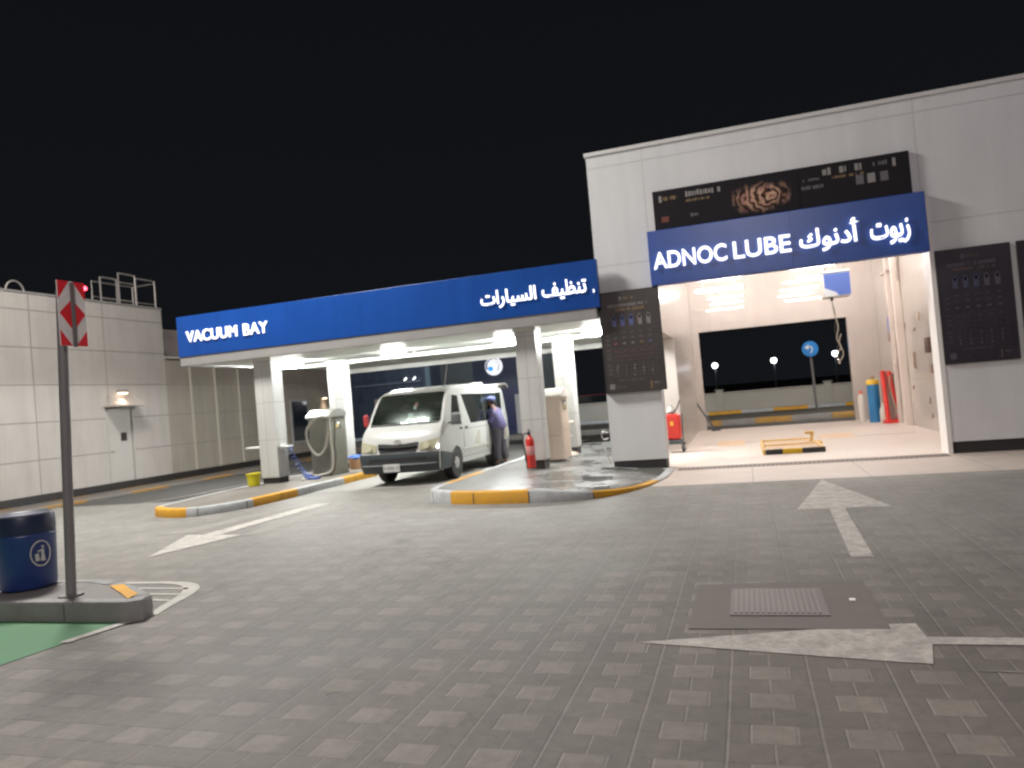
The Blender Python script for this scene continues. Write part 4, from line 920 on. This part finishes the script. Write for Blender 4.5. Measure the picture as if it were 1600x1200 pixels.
for s, sd in ((-1, 'r'), (1, 'l')):
    S.update({'s'+sd: ((.038, s*.185, 1.298), .09), 'e'+sd: ((.07, s*.245, 1.065), .07), 'f'+sd: (((.34 if s > 0 else .30)-.05, s*.17, 1.088), .038)}); SE += [('c', 's'+sd), ('s'+sd, 'e'+sd), ('e'+sd, 'f'+sd)]
skin('shirt', S, SE, M_shirt, PR)
S = {'w': ((0, 0, .98), (.125, .155))}; SE = []
for s, sd in ((-1, 'r'), (1, 'l')):
    S.update({'h'+sd: ((0, s*.09, .84), .125), 'k'+sd: ((.03*s, s*.102, .47), .102), 'a'+sd: ((-.03+.05*s, s*.107, .12), .092)}); SE += [('w', 'h'+sd), ('h'+sd, 'k'+sd), ('k'+sd, 'a'+sd)]
skin('trousers', S, SE, M_trou, PR)
for s in (-1, 1):
    b = MB(); b.ball((.03+.05*s, s*.118, .045), (.14, .05, .045), 12); b.box(-.10+.05*s, .16+.05*s, s*.118-.045, s*.118+.045, 0, .025, .01); b.build('shoe', M_black, PR)
b = MB(); b.use(mat('white_rag', (.75, .72, .66), .9)); b.box(-.035, .035, -.012, .012, -.30, 0, .01, Matrix.Rotation(.12, 4, 'Y')); b.box(-.02, .05, -.008, .016, -.24, -.02, .008)
o = tag(b.build('cleaning_cloth'), 'white cloth hanging from the back of the worker', 'cloth'); o.location = (-5.43, 16.70, .92)
b = MB(); b.use(mat('rag_grey', (.5, .52, .50), .9)); b.ball((0, 0, 0), (.04, .06, .035), 10); b.ball((.01, .03, -.04), (.03, .035, .05), 8)
o = tag(b.build('cleaning_rag'), 'bunched pale rag held in the hands of the worker', 'cloth'); o.location = (-6.03, 16.58, 1.07)

# ------------------------------------------------------------------ vacuum machines
def vac_machine(x0, x1, y0, y1, zb, h, label, body_m, cap_m, hoses=True):
    cx, cy_ = (x0+x1)/2, (y0+y1)/2; T = thing('vacuum_machine', (cx, cy_, zb), label, 'vacuum cleaner', 'self-service vacuum machines'); W, D = (x1-x0)/2, (y1-y0)/2
    b = MB(); b.box(-W, W, -D, D, .04, h-.22, .02); b.box(-W-.006, W+.006, -D-.006, D+.006, 0, .05, .004); b.build('cabinet', body_m, T)
    b = MB(); n = 10; arc_ = [(-D-.05+(2*D+.10)*k/n, h-.20+.15*math.sin(PI*k/n)) for k in range(n+1)]
    b.prism(arc_+[(D+.05, h-.24), (-D-.05, h-.24)], -W-.05, W+.05, 'x', True); b.build('curved_hood', cap_m, T)
    b = MB(); b.use(M_dark); b.box(W+.006, W+.012, -.14, .14, h-.52, h-.32, .0); b.use(mat('yellow_label', (.45, .36, .12), .5)); b.box(W+.012, W+.015, -.10, .05, h-.50, h-.42); b.use(M_white); b.box(W+.012, W+.015, -.02, .09, h-.42, h-.36); b.build('control_panel', None, T)
    b = MB(); b.use(mat('door_seam', (.2, .19, .17), .5)); b.box(W-.001, W+.002, -D+.05, -D+.056, .12, h-.3); b.box(W-.001, W+.002, -D+.05, D-.05, .6, .606); b.box(-W+.04, W-.04, -D-.002, -D+.001, .5, .506); b.build('door_seam', None, T)
    if hoses:
        b = MB(); b.tube(smooth_path([(W-.02, -D+.03, h-.28), (W-.1, -D-.10, h-.22), (.02, -D-.16, h-.26), (-W+.02, -D-.13, h-.5), (-W+.05, -D-.12, h-.85), (.0, -D-.14, h-1.08), (W-.08, -D-.11, h-.95), (W-.01, -D-.06, h-.6), (W, -D-.03, h-.3)], 8), .03, 10); b.build('hose', M_hose, T)
        b = MB(); b.tube(smooth_path([(W+.05, -D-.05, h-.28), (W+.06, -D-.07, h-.7), (W+.08, -D-.06, .45), (W+.03, -D-.08, .12), (-.0, -D-.16, .035), (-.12, -D-.14, .035)], 8), .028, 10); b.build('hose', M_hose, T)
        b = MB(); b.tube(smooth_path([(W+.12, -D+.10, h-.30), (W+.10, -D+.02, h-.9), (W+.12, -D+.02, .5), (W+.08, -D-.02, .15), (W-.05, -D-.05, .06)], 8), .022, 10); b.build('hose', mat('dark_hose', (.18, .165, .15), .5), T)
        b = MB()
        for k in range(2): b.box(W-.02, W+.06, -D-.02+.14*k, -D+.03+.14*k, h-.34, h-.29, .008)
        b.build('hose_bracket', M_steel, T)
    return T
M_vac = mat('brushed_olive_steel', (.24, .235, .20), .38, .55, var=.12, vscale=3)
vac_machine(-9.66, -9.14, 15.05, 15.80, .15, 1.58, 'stainless steel vacuum machine with looped grey hoses between left columns', M_vac, M_steel)
vac_machine(-4.16, -3.72, 15.25, 15.95, .19, 1.56, 'vacuum machine tinted as lit by the bay, with rounded hood behind the column with the extinguisher', mat('bay_lit_cabinet', (.56, .46, .38), .45), mat('cream_hood', (.62, .58, .54), .4), False)  # warm tint of the bay light is put into the cabinet colour
# ------------------------------------------------------------------ fire extinguisher
FE = thing('fire_extinguisher', (-4.02, 13.78, .19), 'red fire extinguisher standing in front of a white column', 'fire extinguisher')
b = MB(); b.lathe([(.0, 0), (.078, 0), (.085, .02), (.085, .50), (.075, .55), (.045, .595), (.03, .61), (.03, .63), (0, .63)], (0, 0, 0), 28); b.build('cylinder', M_red, FE)
b = MB(); b.box(-.022, .022, -.025, .025, .63, .68, .006); b.box(-.015, .015, -.10, .05, .68, .70, .004); b.box(-.015, .015, -.085, .03, .725, .74, .004); b.tube([(0, .03, .70), (0, .045, .735)], .008, 6); b.build('valve', M_dark, FE)
b = MB(); b.tube(smooth_path([(-.02, -.02, .655), (-.09, -.05, .66), (-.115, -.06, .55), (-.105, -.06, .40), (-.09, -.055, .26)], 6), .012, 8); b.tube([(-.09, -.055, .28), (-.088, -.053, .14)], .014, 8, r1=.022); b.build('hose', M_rubber, FE)
b = MB(); b.lathe([(.0860, .25), (.0866, .251), (.0866, .42), (.0860, .421)], (0, 0, 0), 28); b.build('label_band', mat('pinkish_label', (.60, .25, .24), .5), FE)
# ------------------------------------------------------------------ buckets
YB = thing('bucket', (-10.24, 13.68, .15), 'bright yellow bucket beside the foot of the left column', 'bucket')
M_yb = mat('yellow_plastic', (.70, .62, .02), .4)
b = MB(); b.lathe([(.0, .004), (.105, .0), (.115, .01), (.150, .25), (.162, .255), (.162, .275), (.150, .278), (.143, .262), (.112, .02), (0, .018)], (0, 0, 0), 32); b.build('pail', M_yb, YB)
b = MB(); b.tube([(.158*math.cos(a), .05-.10*abs(math.sin(a)), .262+.02*abs(math.sin(a))) if False else (.160*math.cos(a), -.15*math.sin(a), .25+.03*math.sin(a)) for a in [PI*k/16 for k in range(17)]], .004, 6); b.build('handle', M_galv, YB)
b = MB(); b.lathe([(0, 0), (.138, 0), (.138, .004), (0, .004)], (0, 0, .225), 24); b.build('dirty_water', mat('murky_water', (.30, .12, .02), .1), YB)
BB = thing('bucket', (-9.36, 16.52, .15), 'peach coloured bucket with blue cloth on top left of the van', 'bucket')
b = MB(); b.lathe([(.0, .0), (.13, .0), (.14, .02), (.165, .26), (.175, .27), (.170, .285), (0, .28)], (0, 0, 0), 30); b.build('pail', mat('peach_plastic', (.58, .34, .20), .5), BB)
b = MB(); b.ball((0, 0, 0), (.17, .15, .055), 14); b.ball((.06, -.1, -.02), (.10, .08, .05), 10); b.ball((-.07, -.08, -.01), (.09, .08, .04), 10); o = tag(b.build('blue_cloth', mat('blue_cloth', (.07, .14, .42), .9)), 'blue cloth heaped on the peach bucket', 'cloth'); o.location = (-9.36, 16.52, .45)
# ------------------------------------------------------------------ air hose unit on the left column
AH = thing('air_hose_unit', (-9.80, 14.2, .95), 'small white bracket with blue coiled air hose on the left column', 'air hose')
b = MB(); b.box(.0, .17, -.14, .14, -.035, -.0, .006); b.box(-.0, .02, -.10, .10, -.10, .06, .005); b.box(-.90, -.49, -.10, .12, -.02, .015, .006); b.build('bracket', M_white, AH)
b = MB(); pts = []
c0 = smooth_path([(.15, -.02, -.05), (.17, .12, -.30), (.20, .30, -.56), (.30, .36, -.715), (.46, .26, -.745)], 42)
for i, p in enumerate(c0):
    a = i*2*PI/13; t = (c0[min(i+1, len(c0)-1)]-c0[max(i-1, 0)]).normalized(); u = Vector((0, 1, .2)).cross(t).normalized(); v = t.cross(u); pts.append(p+u*math.cos(a)*.052+v*math.sin(a)*.052)
b.tube(pts, .0095, 6); b.build('coiled_hose', mat('blue_hose', (.05, .13, .46), .4), AH)
b = MB(); b.tube([(.046*math.cos(a)*(1+.25*math.sin(a*.31))+.55+.12*math.sin(a*.11), .26+.07*math.sin(a)+.05*math.cos(a*.17), -.775+.012*math.sin(a*.7)) for a in [k*.45 for k in range(130)]], .010, 6); b.build('hose_heap', mat('blue_hose', (.05, .13, .46), .4), AH)
b = MB(); b.box(.012, .03, -.02, .0, -.28, -.10, .004); b.tube([(.03, -.01, -.1), (.05, -.05, -.2), (.03, -.08, -.05)], .006, 6); b.build('air_gun', M_steel, AH)
b = MB(); b.ball((0, 0, .03), (.035, .03, .03), 8); o = tag(b.build('crumpled_tissue', mat('tissue', (.8, .79, .76), .8)), 'crumpled white tissue on the island below the blue hose', 'litter'); o.location = (-9.35, 14.2, .15)
# ------------------------------------------------------------------ tray stand on the right island
ST = thing('tray_stand', (-3.86, 16.42, .19), 'white pedestal stand with tray and red nozzle by the right rear column', 'stand')
b = MB(); b.lathe([(0, 0), (.19, 0), (.19, .02), (.11, .05), (.04, .07), (0, .07)], (0, 0, 0), 24); b.build('base', M_cream, ST)
b = MB(); b.tube([(0, 0, .05), (0, 0, .75)], .03, 12); b.build('pole', M_cream, ST)
b = MB(); b.box(-.17, .10, -.14, .14, .72, .76, .012); b.box(-.12, .06, -.1, .1, .40, .43, .01); b.build('tray', M_cream, ST)
b = MB(); b.ball((-.06, -.05, .50), (.05, .05, .06), 10); b.tube([(-.06, -.05, .44), (-.02, -.06, .56)], .02, 6); b.build('nozzle', mat('pink_red', (.62, .10, .09), .5), ST)
TP = thing('water_tap', (-2.72, 14.35, .10), 'small chrome tap pipe sticking out behind the corner pillar', 'tap')
b = MB(); b.tube(smooth_path([(0.1, .2, .0), (.06, .1, .18), (.02, .02, .34), (-.04, -.0, .30), (-.12, -.02, .22)], 6), .016, 8); b.build('pipe', M_chrome, TP)
b = MB(); b.tube(smooth_path([(.1, .1, .62), (.02, .06, .66), (-.02, .04, .58), (.02, .05, .50), (.10, .1, .52)], 6), .012, 8); b.build('tap_loop', M_chrome, TP)

# ------------------------------------------------------------------ inside the lube bay
RC = thing('oil_drainer', (-1.62, 17.35, .012), 'red wheeled oil drainer cart with handle beside the corner pillar', 'workshop cart')
b = MB(); b.box(-.18, .16, -.2, .2, .30, .88, .05); b.build('tank', M_red, RC)
b = MB(); b.box(-.20, .20, -.24, .24, .20, .29, .02); b.tube([(.19, -.1, .25), (.21, -.1, .9)], .014, 6); b.build('chassis', M_dark, RC)
for s in (-1, 1):
    b = MB(); b.lathe([(.03, -.02), (.09, -.03), (.10, 0), (.09, .03), (.03, .02)], (.19, s*.18, .11+.01), 20, 'x'); w_ = b.build('wheel', M_rubber, RC)
    b = MB(); b.lathe([(0, -.035), (.055, -.03), (.055, .03), (0, .035)], (.20, s*.18, .12), 16, 'x'); b.build('rim', M_white, w_)
b = MB(); b.tube([(-.02, -.12, .86), (.12, -.12, 1.02), (.20, -.12, 1.20)], .016, 8); b.build('handle', M_rubber, RC)
b = MB(); b.lathe([(0, 0), (.10, 0), (.12, .05), (.05, .17), (.045, .20), (0, .20)], (-.04, .05, .89), 18); b.build('funnel', mat('pale_green_plastic', (.45, .48, .42), .5), RC)
b = MB(); b.box(-.06, .02, -.206, -.2, .62, .72, .002); b.build('warning_label', mat('amber_label', (.9, .50, .06), .4), RC)
b = MB(); b.tube([(0, 0, .02), (-.50, .35, 1.05)], .03, 10); b.box(-.10, .16, -.06, .06, 0, .045, .01); b.use(M_dark); o = tag(b.build('floor_squeegee', mat('grey_handle', (.36, .31, .30), .5)), 'grey floor squeegee leaning on the wall left of the rear opening', 'squeegee'); o.location = (-1.0, 24.4, .012)
o.rotation_euler = (0, 0, .35)
b = MB(); b.box(0, .006, -.04, .04, -.12, .12, .0); o = tag(b.build('socket_plate', mat('brownish_plate', (.28, .20, .17), .6)), 'small brown socket plate on the wall above the oil drainer', 'socket'); o.location = (-1.499, 19.2, 1.42)
# pit frame
PT = thing('pit_cover', (.28, 15.5, .012), 'low yellow pit frame with black and yellow front bar on the bay floor', 'pit cover')
M_py = mat('pale_yellow_paint', (.70, .46, .17), .5, var=.1); M_pg = mat('cream_grating', (.66, .50, .36), .5, var=.08)
b = MB(); b.use(M_black); b.box(0, .32, 0, .07, 0, .10, .01); b.box(.68, 1.10, 0, .07, 0, .10, .01); b.use(mat('safety_yellow', (.72, .47, .01), .45)); b.box(.322, .678, 0, .07, 0, .10, .01); b.build('front_bar', None, PT)
b = MB(); b.box(-.05, .0, .0, 2.6, 0, .10, .01); b.box(1.04, 1.10, .07, 1.6, 0, .09, .01); b.box(0.0, 1.0, 2.5, 2.6, 0, .10, .01); b.box(0.0, 1.0, 1.2, 1.28, .02, .10, .01); b.build('side_rail', M_py, PT)
b = MB()
for k in range(14): b.box(.02, 1.02, .10+k*.17, .22+k*.17, .03, .07)
b.build('grating', M_pg, PT)
JK = thing('jacking_block', (1.32, 17.4, .012), 'small yellow jack standing at the right rear of the pit frame', 'jack')
b = MB(); b.box(-.14, .16, -.2, .25, 0, .07, .015); b.build('base', M_py, JK)
b = MB(); b.tube([(-.05, 0, .06), (.0, .1, .26)], .035, 10); b.box(-.16, .02, .0, .2, .22, .28, .015); b.build('arm', mat('amber_metal', (.62, .38, .10), .4), JK)
sheet('floor_channel', [(-1.1, 18.95), (3.6, 18.75), (3.6, 18.87), (-1.1, 19.07)], .016, mat('channel_grey', (.34, .29, .27), .5))
sheet('floor_patch_paint', [(-.75, 18.2), (-.12, 18.2), (-.12, 19.7), (-.75, 19.7)], .020, mat('floor_yellow', (.72, .53, .36), .4, var=.1))
sheet('floor_patch_paint', [(1.62, 18.7), (2.35, 18.7), (2.35, 19.9), (1.62, 19.9)], .020, mat('floor_yellow', (.72, .53, .36), .4, var=.1))
# hanging blue box with hose
HB = thing('hose_reel_box', (2.27, 19.0, 3.30), 'blue and white box hanging from the ceiling of the bay', 'hose reel')
b = MB(); b.use(M_white); b.box(-.30, .30, .0, .45, 0, .56, .02); b.box(-.32, .31, -.012, .46, .565, .62, .01); b.build('case', None, HB)
b = MB(); b.use(mat('reel_blue', (.07, .13, .42), .35)); b.box(-.27, .295, -.006, -.0005, .02, .55); b.use(mat('reel_white', (.6, .62, .66), .4)); b.prism([(-.27, .02), (.03, .02), (-.03, .10), (-.27, .22)], -.009, -.0062, 'y'); b.build('front_panel', None, HB)
b = MB()
for x in (-.2, .2): b.tube([(x, .2, .6), (x, .2, 1.9)], .012, 6)
b.build('hanger', M_galv, HB)
b = MB(); b.lathe([(0, -.08), (.03, -.08), (.045, 0), (0, 0)], (-.12, .15, 0), 12); b.build('outlet', M_dark, HB)
HO = thing('air_hose', (2.15, 19.15, 3.22), 'tangled grey hose dangling from the blue box', 'hose')
b = MB(); b.tube(smooth_path([(0, 0, 0), (.02, 0, -.3), (.08, 0, -.62), (.03, .02, -.9), (.1, .02, -1.1), (.0, 0, -1.3), (.06, 0, -1.42), (.14, .0, -1.25), (.07, 0, -1.0), (.13, 0, -.8)], 8), .014, 8); b.build('hose', mat('olive_hose', (.30, .27, .22), .5), HO)
b = MB(); b.tube(smooth_path([(.0, .02, 0), (.05, .02, -.4), (.0, .02, -.7), (.09, .02, -.95), (.02, .03, -1.15), (.08, .03, -1.35)], 8), .010, 8); b.build('cable', M_rubber, HO)
b = MB(); b.tube([(.02, 0, -1.38), (.04, 0, -1.50)], .022, 8); b.build('coupling', M_chrome, HO)
# gas bottles and red rack
def bottle(x, y, r, h, m, mtop, label, grp='gas cylinders in the bay'):
    T = thing('gas_cylinder', (x, y, .012), label, 'gas cylinder', grp)
    b = MB(); b.lathe([(0, 0), (r*.95, 0), (r, .03), (r, h-.15), (r*.8, h-.05), (r*.35, h), (0, h)], (0, 0, 0), 22); b.build('cylinder', m, T)
    b = MB(); b.lathe([(r*.36, h-.02), (r*.4, h+.03), (r*.3, h+.10), (0, h+.10)], (0, 0, 0), 14); b.tube([(-r*.3, 0, h+.06), (r*.5, 0, h+.10)], .012, 6); b.build('valve', mtop, T); return T
bottle(3.22, 23.9, .095, .82, mat('offwhite_bottle', (.70, .64, .58), .4), mat('orange_red_valve', (.75, .12, .05), .5), 'slim off-white cylinder with orange red valve by the rear opening')
bottle(3.48, 23.4, .16, 1.22, mat('azure_bottle', (.02, .16, .36), .4, var=.1), mat('brass_grey', (.30, .22, .12), .5), 'tall blue cylinder with yellow collar beside the red rack')
b = MB(); b.lathe([(.162, 1.08), (.172, 1.085), (.172, 1.2), (.150, 1.215)], (3.48, 23.4, .012), 22); o = tag(b.build('yellow_collar', mat('collar_yellow', (.75, .50, .05), .5)), 'yellow plastic collar ring on the tall blue cylinder', 'collar')
bottle(3.62, 22.9, .10, .46, mat('white_can', (.62, .62, .55), .4), mat('white_can', (.62, .62, .55), .4), 'short white canister in front of the blue cylinder', None)
RR = thing('tool_trolley', (3.82, 22.75, .012), 'red metal rack trolley standing against the right bay wall', 'trolley')
b = MB(); b.tube([(-.15, -.2, .06), (-.15, .1, 1.42)], .06, 8); b.box(-.2, -.08, .05, .15, 1.05, 1.45, .01); b.build('frame_post', M_red, RR)
b = MB(); b.tube([(.14, -.2, .06), (.0, .1, 1.42)], .055, 8); b.box(-.03, .07, .05, .15, .85, 1.43, .01); b.build('frame_post', M_red, RR)
b = MB(); b.box(-.26, .17, -.3, .2, .0, .09, .015); b.build('base', M_red, RR)
b = MB(); b.box(-.05, .16, .16, .5, .05, 1.36, .02); b.build('grey_cabinet', mat('taupe_cabinet', (.30, .25, .22), .5), RR)
b = MB(); b.tube(smooth_path([(.0, -.05, 1.3), (-.03, -.12, 1.0), (.02, -.2, .6), (.07, -.22, .3), (-.02, -.25, .15)], 6), .018, 8); b.build('cable', mat('taupe_cable', (.36, .30, .24), .5), RR)
# right wall fittings
def plate(name, y0, y1, z0, z1, m, label, cat, d=.05):
    b = MB(); b.box(-d, 0, 0, y1-y0, 0, z1-z0, .008); b.box(-d-.012, -d, (y1-y0)*.2, (y1-y0)*.8, (z1-z0)*.15, (z1-z0)*.4, .003); o = tag(b.build(name, m), label, cat); o.location = (3.998, y0, z0); return o
plate('safety_notice', 22.75, 23.3, 2.55, 2.95, mat('violet_blue_notice', (.18, .19, .42), .5), 'violet blue notice on the right bay wall', 'notice', .012)
plate('tool_holder', 22.75, 23.2, 2.28, 2.50, mat('brown_tool', (.22, .15, .13), .6), 'brown tool holder just below the violet blue notice', 'tool holder')
plate('hand_tool', 22.45, 22.7, 1.68, 2.18, mat('taupe_tool', (.26, .21, .19), .6), 'dark hanging hand tool on the right bay wall', 'tool')
plate('grease_dispenser', 21.25, 21.95, 1.10, 2.10, mat('brown_dispenser', (.20, .13, .115), .5), 'tall brown dispenser panel on the right bay wall', 'dispenser', .08)
plate('switch', 20.1, 20.25, 1.45, 1.85, mat('taupe_switch', (.34, .26, .22), .6), 'narrow brown switch right of the tall dispenser', 'switch')
plate('hose_hook', 18.35, 18.7, 1.78, 2.12, mat('dark_brown_hook', (.09, .05, .04), .6), 'dark hook block near the front edge of the right bay wall', 'hook', .09)
plate('socket', 18.35, 18.6, 1.32, 1.52, mat('brown_socket', (.24, .16, .13), .6), 'brown socket below the dark hook block', 'socket')
plate('cover_plate', 19.3, 19.6, 2.55, 2.75, mat('beige_plate', (.42, .34, .28), .6), 'beige cover plate high on the right bay wall', 'socket', .02)
b = MB(); b.tube([(0, 0, 4.9), (0, 0, 3.75), (0, .35, 3.75)], .03, 8); b.tube([(0, 1.6, 4.9), (0, 1.6, 3.5)], .02, 8); b.tube([(0, .1, 4.15), (0, 2.2, 4.15)], .035, 8)
o = tag(b.build('wall_pipe', mat('taupe_pipe', (.5, .42, .36), .45)), 'cream service pipes high on the right bay wall', 'pipe'); o.location = (3.93, 21.0, 0)
b = MB(); b.tube(smooth_path([(0, 0, 0), (-.02, -.25, -.12), (-.02, -.5, -.02), (-.02, -.7, .3)], 6), .016, 8); o = tag(b.build('hanging_cable', mat('light_cable', (.62, .54, .50), .5)), 'short pale cable looping from the tool to the dispenser', 'cable'); o.location = (3.95, 22.5, 1.75)
for i, (y, z, hh, lb) in enumerate(((20.6, .95, .10, 'small brown switch low right of the tall dispenser'), (19.0, .62, .16, 'small taupe box low on the right bay wall'), (22.2, .55, .12, 'small taupe plate low behind the hanging tool'), (19.9, 2.35, .08, 'tiny brown sensor high on the right bay wall'), (18.9, .30, .12, 'lowest small brown plate near the front of the right bay wall'), (20.9, 2.5, .12, 'small beige junction box above the tall dispenser'))):
    plate('wall_switch', y, y+.14, z, z+hh, mat('taupe_switch', (.34, .26, .22), .6), lb, 'switch', .02)
# parked car behind the boundary wall, only its roof shows
PC = thing('parked_car', (-7.6, 40.5, 0), 'dark red car whose roof shows over the boundary wall', 'car')
b = MB(); b.prism([(-2.2, .35), (2.2, .35), (2.25, .75), (1.6, .92), (1.0, 1.0), (-1.7, 1.0), (-2.2, .85)], 0, 1.75, 'y'); b.build('body', mat('dark_red_paint', (.13, .012, .015), .3, coat=.5), PC)
b = MB(); b.prism([(-1.6, 1.0), (1.0, 1.0), (.4, 1.42), (-1.2, 1.44)], .1, 1.65, 'y'); b.build('cabin', M_glass, PC)
b = MB(); b.prism([(.42, 1.40), (.3, 1.46), (-1.1, 1.48), (-1.25, 1.42)], .12, 1.63, 'y'); b.build('roof', mat('dark_red_paint', (.13, .012, .015), .3), PC)
for x in (-1.4, 1.4):
    for y in (.1, 1.65):
        b = MB(); b.lathe([(0, -.1), (.33, -.1), (.33, .1), (0, .1)], (x, y, .33), 20, 'y'); b.build('wheel', M_rubber, PC)
